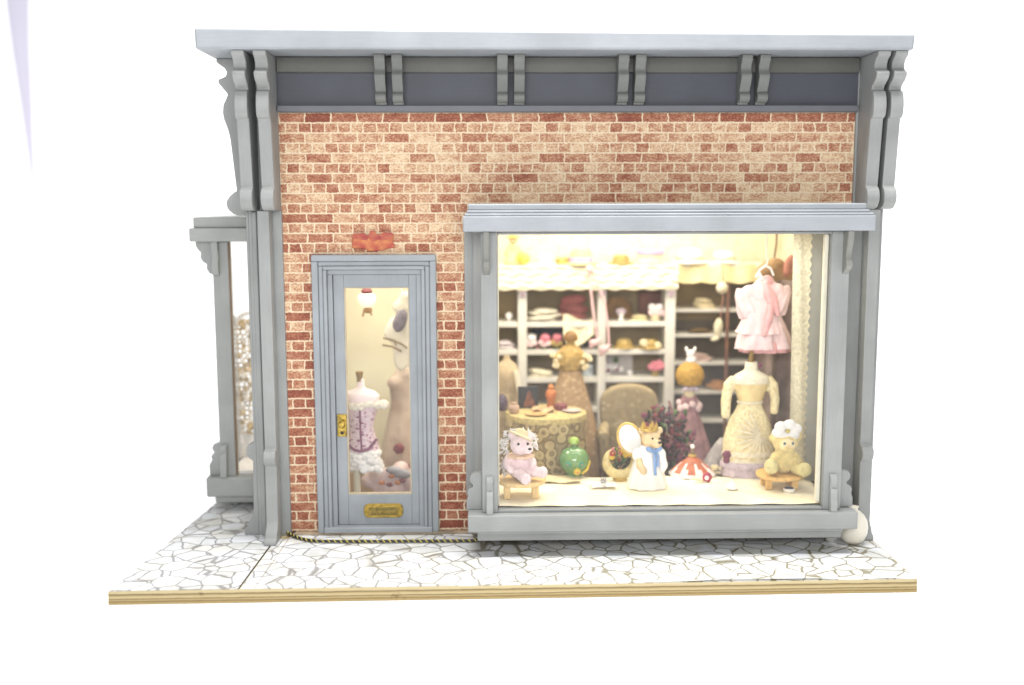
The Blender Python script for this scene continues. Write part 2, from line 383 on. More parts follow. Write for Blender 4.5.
    def build(s, name, mats, parent=None, bevel=0, smooth=True, sharp=40):
        if not isinstance(mats, (list, tuple)): mats = [mats]
        me = bpy.data.meshes.new(name); me.from_pydata(s.v, [], s.f); me.update()
        for m in mats: me.materials.append(m)
        for p, k in zip(me.polygons, s.mi): p.material_index = min(k, len(mats) - 1)
        import bmesh
        bm = bmesh.new(); bm.from_mesh(me); bmesh.ops.recalc_face_normals(bm, faces=bm.faces); bm.to_mesh(me); bm.free()
        if smooth:
            me.shade_smooth(); me.set_sharp_from_angle(angle=math.radians(sharp))
        o = bpy.data.objects.new(name, me); COL.objects.link(o)
        if parent:
            o.parent = parent
            o.matrix_parent_inverse = world_of(parent).inverted()
        if bevel:
            b = o.modifiers.new('bevel', 'BEVEL'); b.width = bevel; b.segments = 2; b.limit_method = 'ANGLE'; b.angle_limit = math.radians(50)
            b.harden_normals = False
        return o

def world_of(o):
    m = o.matrix_basis.copy()
    if o.parent: m = world_of(o.parent) @ o.matrix_parent_inverse @ m
    return m

def blob(mb, name, mats, parent=None, voxel=.02, smooth_it=6):
    """one continuous surface out of overlapping rounded volumes"""
    o = mb.build('tmp_blob', mats[0] if isinstance(mats, (list, tuple)) else mats, None)
    r = o.modifiers.new('r', 'REMESH'); r.mode = 'VOXEL'; r.voxel_size = voxel; r.use_smooth_shade = True
    s = o.modifiers.new('s', 'SMOOTH'); s.iterations = smooth_it; s.factor = .5
    dg = bpy.context.evaluated_depsgraph_get(); dg.update()
    me = bpy.data.meshes.new_from_object(o.evaluated_get(dg)); me.name = name
    bpy.data.objects.remove(o)
    me.shade_smooth()
    if not me.materials:
        me.materials.append(mats[0] if isinstance(mats, (list, tuple)) else mats)
    n = bpy.data.objects.new(name, me); COL.objects.link(n)
    if parent:
        n.parent = parent; n.matrix_parent_inverse = world_of(parent).inverted()
    return n

def thing(name, label, cat, loc, group=None):
    o = bpy.data.objects.new(name, None); COL.objects.link(o)
    o.empty_display_size = .1; o.location = loc
    o['label'] = label; o['category'] = cat
    if group: o['group'] = group
    return o
def tag(o, label, cat, group=None):
    o['label'] = label; o['category'] = cat
    if group: o['group'] = group
    return o
def recenter(o, loc):
    """move the origin of a one-mesh thing to its base"""
    loc = Vector(loc); o.data.transform(Matrix.Translation(-loc)); o.location = loc
    return o
def structure(o):
    o['kind'] = 'structure'; return o
# ------------------------------------------------------------------ setting
GZ = -.142
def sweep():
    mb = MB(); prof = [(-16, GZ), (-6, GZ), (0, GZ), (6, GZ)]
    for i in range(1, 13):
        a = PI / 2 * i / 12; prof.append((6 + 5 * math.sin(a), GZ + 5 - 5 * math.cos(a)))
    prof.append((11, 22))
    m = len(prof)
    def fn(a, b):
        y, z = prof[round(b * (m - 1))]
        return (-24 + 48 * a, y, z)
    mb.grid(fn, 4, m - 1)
    o = mb.build('backdrop', mat('glowing_backdrop', (.90, .90, .91), .9, .004, 2, spec=.1, Emission_Color=(1, 1, 1, 1), Emission_Strength=.55), None, sharp=80)  # sheet glows by itself, to burn out white and drown the contact shadow
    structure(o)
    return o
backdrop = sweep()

# ------------------------------------------------------------------ the shop
shop = thing('miniature_shop', 'grey-trimmed brick dollhouse shop on a plywood base paved with printed stones', 'dollhouse', (-.2, 0, 0))

base = MB().prism([(-4.61, -1.785), (3.47, -1.675), (3.47, 4.2), (-4.07, 4.2)], 'z', -.139, 0).build('plywood_base', PLY, shop, bevel=.006)
mb = MB()
mb.prism([(-4.597, -1.775), (-3.345, -1.758), (-3.29, -.2), (-3.29, 4.1), (-4.065, 4.1)], 'z', .0012, .006)
mb.build('paving', PAVE, base, smooth=False)
mb = MB()
mb.prism([(-3.178, -1.756), (3.45, -1.667), (3.45, .25), (-3.1, .25), (-3.123, -.2)], 'z', .0012, .006)
mb.build('paving', PAVE, base, smooth=False)
mb = MB()
mb.prism([(-3.315, -1.758), (-3.185, -1.756), (-3.13, -.2), (-3.265, -.2)], 'z', .0012, .009)
mb.build('kerb_strip', PAVE, base, smooth=False)
mb = MB().prism([(-3.343, -1.75), (-3.330, -1.75), (-3.272, -.2), (-3.286, -.2)], 'z', .001, .0035)
mb.build('groove', BLACK, base, smooth=False)
# lifted edge of the printed paper along the front right
def lip(a, b):
    x = .6 + 2.85 * a
    return (x, -1.705 + .014 * (x - .6) + .05 * b, .0085 + (.022 * math.sin(PI * min(1, a * 1.15)) ** 2 + .008 * math.sin(a * 23) * a) * (1 - b))
MB().grid(lip, 40, 3).build('lifted_paper_edge', mat('white_paper', (.74, .73, .70), .7, .04, 6), base)

# front wall with its two openings
mb = MB()
Z0, Z1 = .035, 4.80
for x0, x1, z0, z1 in ((-3.14, -2.62, Z0, Z1), (-1.58, -.86, Z0, Z1), (2.95, 3.26, Z0, Z1), (-2.62, -1.58, 3.02, Z1), (-.86, 2.95, 3.52, Z1), (-.86, 2.95, Z0, .42)):
    mb.box(x0, x1, 0, .12, z0, z1)
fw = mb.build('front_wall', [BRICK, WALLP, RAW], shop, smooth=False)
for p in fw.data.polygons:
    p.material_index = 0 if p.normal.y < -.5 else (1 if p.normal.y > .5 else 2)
mb = MB()
mb.box(-3.5, -3.4, .12, .95, .02, 4.9).box(-3.5, -3.4, 3.15, 3.4, .02, 4.9).box(-3.5, -3.4, .95, 3.15, .02, .42).box(-3.5, -3.4, .95, 3.15, 3.36, 4.9)
mb.build('side_wall', WALLP, shop, smooth=False)
MB().box(3.36, 3.46, .12, 3.4, .02, 4.9).build('side_wall', WALLP, shop, smooth=False)
MB().box(-3.5, 3.46, 3.4, 3.5, .02, 4.9).build('back_wall', WALLP, shop, smooth=False)
MB().box(-3.4, 3.36, .125, 3.4, .012, .05).build('floor', mat('dark_floorboards', (.20, .12, .07), .5, .2, 3, stretch=(1, 9, 1)), shop, smooth=False)
MB().box(-3.4, 3.36, .125, 3.4, 4.1, 4.2).build('ceiling', mat('ceiling_paper', (.78, .72, .55), .9, .04, 3), shop, smooth=False)
MB().box(-3.08, -1.08, -.07, .0, .008, .034).build('floor_edge', mat('raw_floor_edge', (.46, .36, .25), .8, .2, 6), shop, bevel=.004)
MB().box(-1.09, 3.19, -.0035, 0, .008, .034).build('floor_edge', mat('raw_floor_edge', (.46, .36, .25), .8, .2, 6), shop)

# cornice
corn = MB().prism([(-3.842, 5.348), (3.592, 5.348), (3.605, 5.508), (-3.85, 5.562)], 'y', -.63, 3.95).build('cornice', PAINTB, shop, bevel=.022)
mb = MB().box(-3.13, 3.22, -.055, 0, 4.83, 5.347)
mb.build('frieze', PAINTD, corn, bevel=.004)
MB().box(-3.128, 3.218, -.095, -.056, 5.175, 5.346).build('frieze_moulding', mat('shaded_moulding_paint', (.085, .085, .075), .5, .06, 3), corn, bevel=.012)  # cornice shade and its olive reflection are put into this colour
MB().box(-3.128, 3.21, -.125, 0, 4.757, 4.829).build('frieze_ledge', mat('shaded_ledge_paint', (.125, .13, .145), .5, .06, 3), corn, bevel=.01)  # ledge grey darkened to carry the shade under the cornice
bp = [(-.315, 5.346), (-.315, 5.30), (-.30, 5.27), (-.27, 5.245), (-.255, 5.21), (-.262, 5.17), (-.29, 5.145), (-.295, 5.12), (-.285, 5.09), (-.25, 5.03), (-.215, 4.99), (-.20, 4.96),
      (-.225, 4.945), (-.238, 4.92), (-.236, 4.89), (-.215, 4.865), (-.18, 4.852), (-.126, 4.852), (-.126, 4.832), (-.057, 4.832), (-.057, 5.174), (-.097, 5.174), (-.097, 5.346)]
for c in (-1.996, -1.811, -.688, -.506, .61, .793, 1.932, 2.126):
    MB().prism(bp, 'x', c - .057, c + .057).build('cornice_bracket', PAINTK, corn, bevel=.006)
# large scrolled consoles at the corners: out = distance in front of the wall
big = [(.60, 5.346), (.60, 5.315), (.585, 5.295), (.545, 5.275), (.515, 5.25), (.498, 5.215), (.50, 5.18), (.525, 5.155), (.57, 5.14), (.585, 5.12), (.575, 5.085), (.53, 5.045),
       (.46, 5.005), (.435, 4.975), (.44, 4.955), (.49, 4.94), (.52, 4.88), (.535, 4.80), (.53, 4.735), (.515, 4.69), (.49, 4.668), (.45, 4.655), (.44, 4.60), (.43, 4.50), (.37, 3.945),
       (.40, 3.93), (.435, 3.895), (.45, 3.84), (.44, 3.78), (.40, 3.735), (.355, 3.71), (.30, 3.70)]
def console(x0, x1):
    pts = [(-o, z) for o, z in big] + [(-.045, 3.70), (-.045, 4.75), (-.126, 4.75), (-.126, 4.83), (-.045, 4.83), (-.045, 5.346)]
    pts = [(-o, z) for o, z in big] + [(-.045, 3.70), (-.045, 5.346)]
    MB().prism(pts, 'x', x0, x1).build('corner_console', PAINT, corn, bevel=.009)
console(-3.492, -3.36); console(-3.268, -3.133)
console(3.235, 3.37); console(3.42, 3.553)
side = [(.36, 5.346), (.36, 5.31), (.325, 5.28), (.275, 5.245), (.248, 5.20), (.265, 5.155), (.31, 5.135), (.348, 5.12), (.345, 5.085), (.30, 5.03), (.247, 4.965), (.27, 4.91), (.30, 4.855), (.31, 4.765),
        (.298, 4.69), (.265, 4.60), (.248, 4.53), (.238, 4.48), (.187, 3.91), (.215, 3.90), (.262, 3.86), (.295, 3.82), (.308, 3.78), (.30, 3.73), (.282, 3.70), (.235, 3.66), (.18, 3.64)]
for y0 in (.09, .31):
    MB().prism([(-3.45 - o, z) for o, z in side] + [(-3.45, 3.64), (-3.45, 5.346)], 'y', y0, y0 + .13).build('corner_console', PAINT, corn, bevel=.009)

# corner pilasters
mb = MB().box(-3.49, -3.125, -.045, .06, .004, 3.70).box(-3.49, -3.40, .061, .46, .004, 3.70).box(-3.497, -3.133, -.044, -.001, 3.70, 5.345)
pl = mb.build('corner_pilaster', PAINT, shop, bevel=.006)
MB().box(-3.452, -3.395, -.075, -.046, .006, 3.69).build('moulding', PAINT, pl, bevel=.012)
fin = [(-.25, 3.698), (-.25, 1.06), (-.275, 1.058), (-.325, 1.045), (-.348, 1.01), (-.35, .965), (-.335, .92), (-.30, .89), (-.272, .87), (-.27, .84), (-.285, .25), (-.30, .20), (-.345, .145), (-.372, .12), (-.385, .085),
       (-.435, .062), (-.45, .04), (-.45, .007), (-.046, .007), (-.046, 3.698)]
MB().prism(fin, 'x', -3.352, -3.222).build('pilaster_fin', PAINT, pl, bevel=.008)
sfin = [(3.69, .03), (1.08, .03), (1.075, .06), (1.05, .10), (1.0, .118), (.94, .11), (.90, .08), (.875, .045), (.3, .055), (.22, .075), (.15, .12), (.10, .135), (.06, .165), (.01, .17)]
MB().prism([(-3.491 - o, z) for z, o in sfin] + [(-3.491, .01), (-3.491, 3.69)], 'y', -.03, .10).build('pilaster_fin', PAINT, pl, bevel=.008)
mb = MB().box(3.195, 3.56, -.045, .06, .004, 3.70).box(3.47, 3.56, .06, .46, .004, 3.70).box(3.215, 3.56, -.044, -.001, 3.70, 5.345)
pr = mb.build('corner_pilaster', PAINT, shop, bevel=.006)
MB().prism(fin, 'x', 3.335, 3.462).build('pilaster_fin', PAINT, pr, bevel=.008)

# door
def ring(mb, x0, x1, z0, z1, w, y0, y1, bottom=False):
    mb.box(x0, x0 + w, y0, y1, z0, z1 - w).box(x1 - w, x1, y0, y1, z0, z1 - w).box(x0, x1, y0, y1, z1 - w, z1)
    return mb
mb = MB()
ring(mb, -2.811, -1.431, .036, 3.21, .072, -.085, -.0)
ring(mb, -2.738, -1.504, .036, 3.137, .052, -.068, -.0)
ring(mb, -2.685, -1.557, .036, 3.084, .04, -.085, -.0)
df = mb.build('door_frame', PAINTDOOR, shop, bevel=.011)
mb = MB(); ring(mb, -2.644, -1.598, .036, 3.043, .055, -.03, .11)
mb.build('jamb', PAINTDOOR, df, bevel=.006)
mb = MB().box(-2.738, -1.504, -.10, .11, .036, .10)
mb.build('threshold', PAINTB, df, bevel=.01)
LX0, LX1, LZ0, LZ1 = -2.585, -1.653, .104, 2.985
GX0, GX1, GZ0, GZ1 = -2.468, -1.742, .455, 2.84
mb = MB().box(LX0, GX0, .012, .08, LZ0, LZ1).box(GX1, LX1, .012, .08, LZ0, LZ1).box(GX0, GX1, .012, .08, LZ0, GZ0).box(GX0, GX1, .012, .08, GZ1, LZ1)
door = mb.build('door', PAINTDOOR, shop, bevel=.005)
mb = MB()
for a in ((GX0, GX0 + .014, GZ0, GZ1), (GX1 - .014, GX1, GZ0, GZ1), (GX0 + .014, GX1 - .014, GZ0, GZ0 + .016), (GX0 + .014, GX1 - .014, GZ1 - .012, GZ1)):
    mb.box(a[0], a[1], .03, .075, a[2], a[3])
mb.build('glazing_bead', RAW, door, smooth=False)
MB().box(GX0 + .006, GX1 - .006, .048, .054, GZ0 + .006, GZ1 - .006).build('glass_pane', GLASS, door, smooth=False)
c = at(342, 425.5, 0.0)
mb = MB().box(c.x - .055, c.x + .055, -.004, .012, c.z - .13, c.z + .13)
lk = mb.build('lock_plate', BRASS, door, bevel=.01)
mb = MB().lathe((c.x + .005, -.004, c.z + .02), [(.012, 0), (.014, .03), (.036, .035), (.042, .055), (.03, .075), (.008, .08)], 16, rot=Matrix.Rotation(PI / 2, 3, 'X'))
mb.build('knob', BRASS, lk)
mb = MB().lathe((c.x + .0, -.0045, c.z - .085), [(.02, 0), (.02, .006), (.004, .007)], 12, rot=Matrix.Rotation(PI / 2, 3, 'X'))
mb.k = 0; mb.build('keyhole', BLACK, lk)
c = at(383.5, 510.7, 0.0)
W_, H_ = .225, .083
pts = []
for sx_, sz_ in ((1, 1), (-1, 1), (-1, -1), (1, -1)):
    for i in range(7):
        a = {(1, 1): 0, (-1, 1): PI / 2, (-1, -1): PI, (1, -1): 1.5 * PI}[(sx_, sz_)] + PI / 2 * i / 6
        pts.append((c.x + sx_ * (W_ - .06) + .06 * math.cos(a), c.z + sz_ * (H_ - .06) + .06 * math.sin(a)))
npl = MB().prism(pts, 'y', -.003, .012).build('name_plate', BRASS, door, bevel=.006)
# worn engraving: two rows of illegible dark strokes
mb = MB(); rr = random.Random(4)
for zz, n, hh in ((.018, 11, .030), (-.036, 8, .018)):
    for i in range(n):
        x = c.x - .15 + .30 * (i + .5) / n
        w = .007 + rr.random() * .006
        mb.box(x - w, x + w, -.0042, -.003, c.z + zz - hh * (.35 + rr.random() * .2), c.z + zz + hh * (.3 + rr.random() * .25))
mb.k = 1; mb.box(c.x - .17, c.x + .17, -.0036, -.0031, c.z - .055, c.z + .045)
mb.build('engraving', [mat('engraved_strokes', (.17, .13, .04), .7), mat('brass_field', (.36, .26, .07), .5, .25, 20, metal=.5)], npl, smooth=False)

# broken plaque over the door
c = at(373.5, 241.5, -.03)
s = u(-.03)
o = thing('plaque', 'small broken orange and red painted plaque on the bricks over the door', 'plaque', (c.x, -.001, c.z - 10 * s))
PO = mat('plaque_orange', (.56, .22, .08), .55, .28, 11, .6, 24, col2=(.38, .06, .045)); PR = mat('plaque_red', (.48, .15, .07), .5, .3, 13, .6, 24, col2=(.30, .035, .04))
lower = [(-22, -6), (-21, 1), (-20, 7), (-11, 8), (-6, 5), (-2, 10), (4, 6), (9, 8.5), (18, 8.5), (20, 4), (19, 0), (21.5, -6), (14, -7), (8, -8.5), (4, -9.5), (-6, -9.5), (-8, -7.5), (-14, -6.2), (-18, -6.8)]
MB().prism([(c.x + a * s, c.z + b * s) for a, b in lower], 'y', -.03, -.001).build('orange_board', PO, o, bevel=.008)
mb = MB()
mb.prism([(c.x + a * s, c.z + b * s) for a, b in [(-21, 3), (-20, 8), (-9, 8.5), (-5, 5), (-6, 1)]], 'y', -.034, -.0305)
mb.prism([(c.x + a * s, c.z + b * s) for a, b in [(-6, 4), (-3, 10.5), (0, 11), (5, 6), (7, 2), (0, 0)]], 'y', -.037, -.0305)
mb.prism([(c.x + a * s, c.z + b * s) for a, b in [(5, 4), (9, 9), (18, 9), (20.5, 7), (18, 2), (8, 1)]], 'y', -.035, -.0305)
mb.build('red_petals', PR, o, bevel=.004)

# bay window in the front
mb = MB()
mb.box(-0.9285, -0.7593, -0.8, -0.63, 0.472, 3.4774).box(2.7566, 2.9493, -0.8, -0.63, 0.472, 3.4774)     # front posts
mb.box(-1.115, -.86, -.10, 0, 0.472, 3.4774).box(2.95, 3.193, -.10, 0, 0.472, 3.4774)              # trims on the wall
mb.box(-1.02, -.87, -.135, -.101, 0.472, 3.4774).box(2.96, 3.10, -.135, -.101, 0.472, 3.4774)
mb.box(-0.7583, 2.7556, -0.8, -0.65, 0.472, 0.4994).box(-0.7583, 2.7556, -0.79, -0.65, 3.448, 3.4764)
bay = mb.build('bay_window', PAINT, shop, bevel=.006)
mb = MB().box(-1.1075, 3.1497, -.97, 0, 3.4852, 3.6436).box(-1.0928, 3.1351, -.955, 0, 3.6446, 3.671).box(-1.0703, 3.1057, -.91, 0, 3.672, 3.7023).box(-1.0557, 3.0813, -.87, 0, 3.7033, 3.7659)
mb.build('window_shelf', PAINTB, bay, bevel=.012)
mb = MB().box(-1.083, 3.1106, -.91, -.71, 0.2842, 0.471).box(-1.083, 2.9737, -.71, 0, 0.2842, 0.471)
sill = mb.build('sill', PAINTH, bay, bevel=.012)
mb = MB().prism([(-.85, 0.2832), (-.85, 0.25), (-.82, 0.2304), (-.80, 0.1913), (-.79, 0.1561), (0, 0.1561), (0, 0.2832)], 'x', -0.9823, 2.9737)
mb.build('sill_moulding', PAINTH, sill, bevel=.005)
MB().box(-0.7593, 2.7566, -0.725, -0.719, 0.5003, 3.447).build('glass_pane', GLASS, bay, smooth=False)
MB().box(-.905, -.897, -.629, -.137, .50, 3.4676).build('glass_pane', GLASS, bay, smooth=False)
MB().box(2.905, 2.913, -.629, -.137, .50, 3.4676).build('glass_pane', GLASS, bay, smooth=False)
MB().box(2.7048, 2.7537, -0.705, -0.65, 0.5287, 3.4461).build('glazing_bead', CREAMP, bay, bevel=.01)
MB().box(-0.7574, -0.7407, -0.705, -0.65, 0.5287, 3.4461).build('glazing_bead', CREAMP, bay, bevel=.004)
rr = random.Random(3)
ph = [rr.random() * 6 for _ in range(6)]
def disp(a, b):
    x = -.895 + 3.79 * a; y = -.698 + 1.20 * b
    return (x, y, .5125 + .006 * math.sin(x * 5 + ph[0]) * math.sin(y * 9 + ph[1]) + .004 * math.sin(x * 13 + y * 6 + ph[2]))
mb = MB().grid(disp, 90, 26); mb.box(-.86, 2.95, .121, .50, .10, .496)
mb.build('display_floor', mat('cream_display_cloth', (.86, .81, .66), .85, .06, 3, .5, 7, col2=(.80, .72, .50), spec=.15), bay, sharp=60)
# lace strip and scalloped trim on the right jamb
mb = MB()
jx = at(808.5, 340, .30).x; lx = at(792.5, 340, .30).x
MB().box(jx - .02, 3.2, .30, .36, .50, 3.7).build('inner_jamb', mat('jamb_grey_paint', (.40, .40, .36), .6, .05, 4), bay, smooth=False)
def lace(a, b):
    z = .515 + 3.05 * b
    x = lx - .03 * b + (jx - lx + .02 * b) * a
    return (x + (.012 * math.sin(z * 62) if a > .99 else 0), .285 - .012 * math.sin(a * 9 + z * 1.5), z)
mb.grid(lace, 6, 160)
mb.build('lace_trim', mat('cream_lace', (.84, .77, .56), .85, .12, 30, .8, 60, spec=.1), bay)
tb = [(-0.965, 3.4842), (-0.965, 3.448), (-0.95, 3.3698), (-0.918, 3.2818), (-0.905, 3.2133), (-0.918, 3.1791), (-0.94, 3.1595), (-0.942, 3.1253), (-0.92, 3.0959), (-0.88, 3.0666), (-0.835, 3.047), (-0.801, 3.0275), (-0.801, 3.4842)]
for x in (-0.9041, 2.871):
    MB().prism(tb, 'x', x, x + .064).build('shelf_bracket', PAINTS, bay, bevel=.007)
bb = [(-0.895, 0.472), (-0.895, 0.5727), (-0.875, 0.6118), (-0.882, 0.6607), (-0.865, 0.7096), (-0.84, 0.7292), (-0.843, 0.7585), (-0.862, 0.7879), (-0.862, 0.8319), (-0.84, 0.8661), (-0.801, 0.8759), (-0.801, 0.472)]
for x in (-0.8845, 2.8172):
    MB().prism(bb, 'x', x, x + .073).build('sill_bracket', PAINT, bay, bevel=.007)
sb = [(0.0, 0.472), (0.1711, 0.472), (0.1711, 0.5727), (0.1516, 0.6216), (0.1614, 0.6705), (0.1369, 0.7096), (0.0978, 0.7292), (0.1027, 0.7585), (0.132, 0.783), (0.1369, 0.827), (0.1174, 0.8661), (0.0685, 0.8808), (0.0, 0.8808)]
MB().prism([(-0.9295 - o, z) for o, z in sb], 'y', -.69, -.61).build('sill_bracket', PAINT, bay, bevel=.007)
MB().prism([(2.9502 + o, z) for o, z in sb], 'y', -.69, -.61).build('sill_bracket', PAINT, bay, bevel=.007)

# bay window in the left wall
mb = MB()
mb.box(-4.395, -3.45, .85, 3.3, 3.325, 3.485).box(-4.355, -3.45, .90, 3.25, 3.486, 3.612)
sbay = mb.build('side_bay_window', PAINTH, shop, bevel=.014)
for x0, x1, y0, y1 in ((-4.155, -3.968, .95, 1.12), (-4.155, -3.968, 3.0, 3.17), (-3.56, -3.505, .80, .96), (-3.56, -3.505, 3.15, 3.3)):
    MB().box(x0, x1, y0, y1, .447, 3.324).build('window_post', PAINT, sbay, bevel=.006)
mb = MB().box(-4.318, -3.505, .87, 3.25, .20, .446)
s2 = mb.build('sill', PAINTH, sbay, bevel=.02)
MB().box(-4.235, -3.505, .95, 3.17, .105, .199).build('sill_moulding', PAINTH, s2, bevel=.02)
MB().box(-3.967, -3.601, 1.03, 1.036, .45, 3.31).build('glass_pane', GLASS, sbay, smooth=False)
MB().box(-4.07, -4.064, 1.121, 2.999, .45, 3.31).build('glass_pane', GLASS, sbay, smooth=False)
MB().box(-4.05, -3.42, 1.05, 3.1, .448, .49).build('display_floor', WHITE, sbay)
MB().box(-3.967, -3.955, .98, 1.02, .45, 3.30).build('glazing_bead', mat('brown_bead', (.24, .16, .11), .7), sbay)
for xs, flip in ((-4.33, 0),):
    MB().prism([(a, z) for a, z in [(-4.36, 3.324), (-4.36, 3.27), (-4.33, 3.22), (-4.30, 3.19), (-4.31, 3.13), (-4.28, 3.08), (-4.235, 3.05), (-4.24, 3.0), (-4.21, 2.94), (-4.156, 2.92), (-4.156, 3.324)]], 'y', .99, 1.08).build('shelf_bracket', PAINT, sbay, bevel=.006)
    MB().prism([(a, z) for a, z in [(.865, 3.324), (.865, 3.25), (.885, 3.2), (.90, 3.12), (.87, 3.05), (.88, 2.98), (.90, 2.93), (.949, 2.91), (.949, 3.324)]], 'x', -4.15, -4.07).build('shelf_bracket', PAINT, sbay, bevel=.006)
    MB().prism([(a, z) for a, z in [(.86, .447), (.86, .58), (.885, .64), (.875, .70), (.90, .745), (.88, .79), (.90, .84), (.949, .85), (.949, .447)]], 'x', -4.14, -4.06).build('sill_bracket', PAINT, sbay, bevel=.006)
    MB().prism([(a, z) for a, z in [(-4.30, .447), (-4.30, .58), (-4.265, .64), (-4.275, .69), (-4.235, .735), (-4.26, .78), (-4.245, .83), (-4.20, .85), (-4.156, .85), (-4.156, .447)]], 'y', .99, 1.08).build('sill_bracket', PAINT, sbay, bevel=.006)

# ------------------------------------------------------------------ cord and pot on the pavement
cord = []
for px, py in ((281, 530), (288, 533), (296, 537), (305, 539.5), (316, 541), (345, 541.3), (380, 541.2), (420, 541), (455, 540.8), (480, 540.5)):
    d = at(px, py, 0) - Vector((CX, CY, CZ)); t = (.03 - CZ) / d.z
    cord.append(Vector((CX, CY, CZ)) + d * t)
dense = []
for i in range(len(cord) - 1):
    n = max(3, int((cord[i + 1] - cord[i]).length / .008))
    for k in range(n): dense.append(cord[i].lerp(cord[i + 1], k / n))
cd = thing('electric_cord', 'thin black cord twisted with yellow thread along the foot of the door wall', 'cord', dense[0])
MB().tube(dense, .017, 8).build('black_core', BLACK, cd)
tw = []
for i, p in enumerate(dense):
    a = i * .75
    tw.append(p + Vector((0, .014 * math.cos(a) - .004, .014 * math.sin(a) + .003)))
MB().tube(tw, .0075, 5).build('yellow_thread', YEL, cd)

c = at(853, 523, -.52)
pz = c.z
mb = MB().lathe((c.x, -.52, 0), [(.05, .008), (.085, .012), (.13, .06), (.158, .13), (.163, .20), (.15, .27), (.118, .33), (.075, .37), (.05, .385), (.048, .41), (.06, .425), (.046, .427), (.035, .40)], 28)
o = mb.build('round_pot', mat('ivory_glaze', (.74, .70, .60), .3, .06, 4), None, sharp=70)
tag(recenter(o, (c.x, -.52, .008)), 'small round ivory pot on the pavement beside the right end of the window sill', 'pot')
# ------------------------------------------------------------------ things in the shop
DZ = .519                                   # top of the cream display floor
def onz(px, py, z):
    d = at(px, py, 0) - Vector((CX, CY, CZ)); t = (z - CZ) / d.z
    return Vector((CX, CY, CZ)) + d * t
class Fig:
    """a small figure measured in photo pixels: (right, back, up) from its foot"""
    def __init__(s, foot): s.o = Vector(foot); s.s = u(foot[1])
    def __call__(s, a, b, c): return s.o + Vector((a, b, c)) * s.s
    def r(s, *k): return tuple(x * s.s for x in k) if len(k) > 1 else k[0] * s.s
def E_(x=0, y=0, z=0): return Euler((math.radians(x), math.radians(y), math.radians(z)))

# ---- stools
def stool(name_label, px, py, w, h, mat_, wood):
    f = Fig(onz(px, py, DZ))
    t = thing('stool', name_label, 'stool', f.o, 'round stools in the window')
    top = f(0, 0, h)
    MB().lathe(top, [(f.r(w * .96), -f.r(4)), (f.r(w), -f.r(3)), (f.r(w), -f.r(.8)), (f.r(w * .97), 0)], 36).build('seat', wood, t)
    for a in (35, 145, 215, 325):
        x, y = math.cos(math.radians(a)) * w * .68, math.sin(math.radians(a)) * w * .68
        b = f(x, y, 0)
        hw = f.r(3.4)
        MB().box(b.x - hw, b.x + hw, b.y - hw * .6, b.y + hw * .6, f.o.z + .002, top.z - f.r(4.1)).build('leg', wood, t, bevel=.008)
    return f, t
OAKP = mat('pale_pine', (.78, .56, .26), .5, .1, 4, .1, 20, stretch=(6, 1, 1))
fl, _ = stool('pale pine stool under the pink teddy bear at the left end of the window', 521, 496, 26, 19, 0, OAKP)
fr_, _ = stool('orange pine stool under the yellow bear at the right end of the window', 779, 487, 24, 15.5, 0, OAK)

# ---- pink bear
f = Fig(fl(0, -3, 19.3)); f.s = u(fl.o.y)
t = thing('teddy_bear', 'pink plush bear with white lace and a cream bonnet seated on the pale stool', 'toy bear', f.o)
mb = MB()
mb.ell(f(-3, 2, 13), f.r(12, 10, 14)).ell(f(-1, 0, 24), f.r(8, 8, 7)).ell(f(0, -2, 36), f.r(11.5, 10.5, 11))
mb.ell(f(6, -10, 33), f.r(6.5, 5.5, 5))                                       # muzzle
mb.ell(f(-9, 0, 46), f.r(4.5, 2.5, 4.5)).ell(f(10, 0, 45), f.r(4.5, 2.5, 4.5))
mb.tube([f(-6, -4, 9), f(-1, -10, 7.5), f(3, -19, 4.5)], [f.r(6), f.r(6.2), f.r(5.4)], 12).ell(f(4, -21, 5), f.r(6, 4, 6.4))
mb.tube([f(5, -2, 8), f(13, -6, 8.5), f(21, -9, 8.5)], [f.r(6), f.r(6), f.r(5.2)], 12).ell(f(22, -10, 9), f.r(5, 5, 6.6))
mb.tube([f(-11, 0, 24), f(-16, -6, 17), f(-12, -12, 13)], [f.r(4.6), f.r(4.4), f.r(4)], 10).ell(f(-11, -13, 12.5), f.r(4.2))
mb.tube([f(7, 0, 24), f(12, -7, 19), f(12, -12, 16)], [f.r(4.4), f.r(4.2), f.r(3.8)], 10)
blob(mb, 'body', PINKW, t, .016, 4)
for a, b, c in ((6.5, -11.2, 39), (-3, -12, 39)): MB().ell(f(a, b, c), f.r(1.4), None, 8, 6).build('eye', EYE, t)
MB().ell(f(8.5, -15, 34.5), f.r(2, 1.3, 1.5), None, 8, 6).build('nose', EYE, t)
mb = MB()
rr = random.Random(11)
for i in range(95):                                                            # ruffled lace round the head and down the back
    a = rr.uniform(-.35, PI + .35); k = rr.uniform(.72, 1.12)
    p = f(-1 + math.cos(a) * 15 * k - (3 if math.cos(a) < 0 else 0), 1 + rr.uniform(-2, 6), 36 + math.sin(a) * 13 * k)
    q = [p + Vector((rr.uniform(-1, 1), rr.uniform(-.5, .5), rr.uniform(-1, 1))) * f.r(3.2) * j for j in (0, 1, 1.6)]
    mb.tube([p, q[1], q[2]], f.r(.7), 5)
for i in range(60):
    p = f(-14 + rr.uniform(-6, 5), 3 + rr.uniform(-3, 5), rr.uniform(3, 30))
    mb.tube([p, p + Vector((rr.uniform(-1, 1), rr.uniform(-.4, .4), rr.uniform(-1, 1))) * f.r(5)], f.r(.8), 5)
mb.build('lace_ruffle', WHITE, t)
mb = MB()
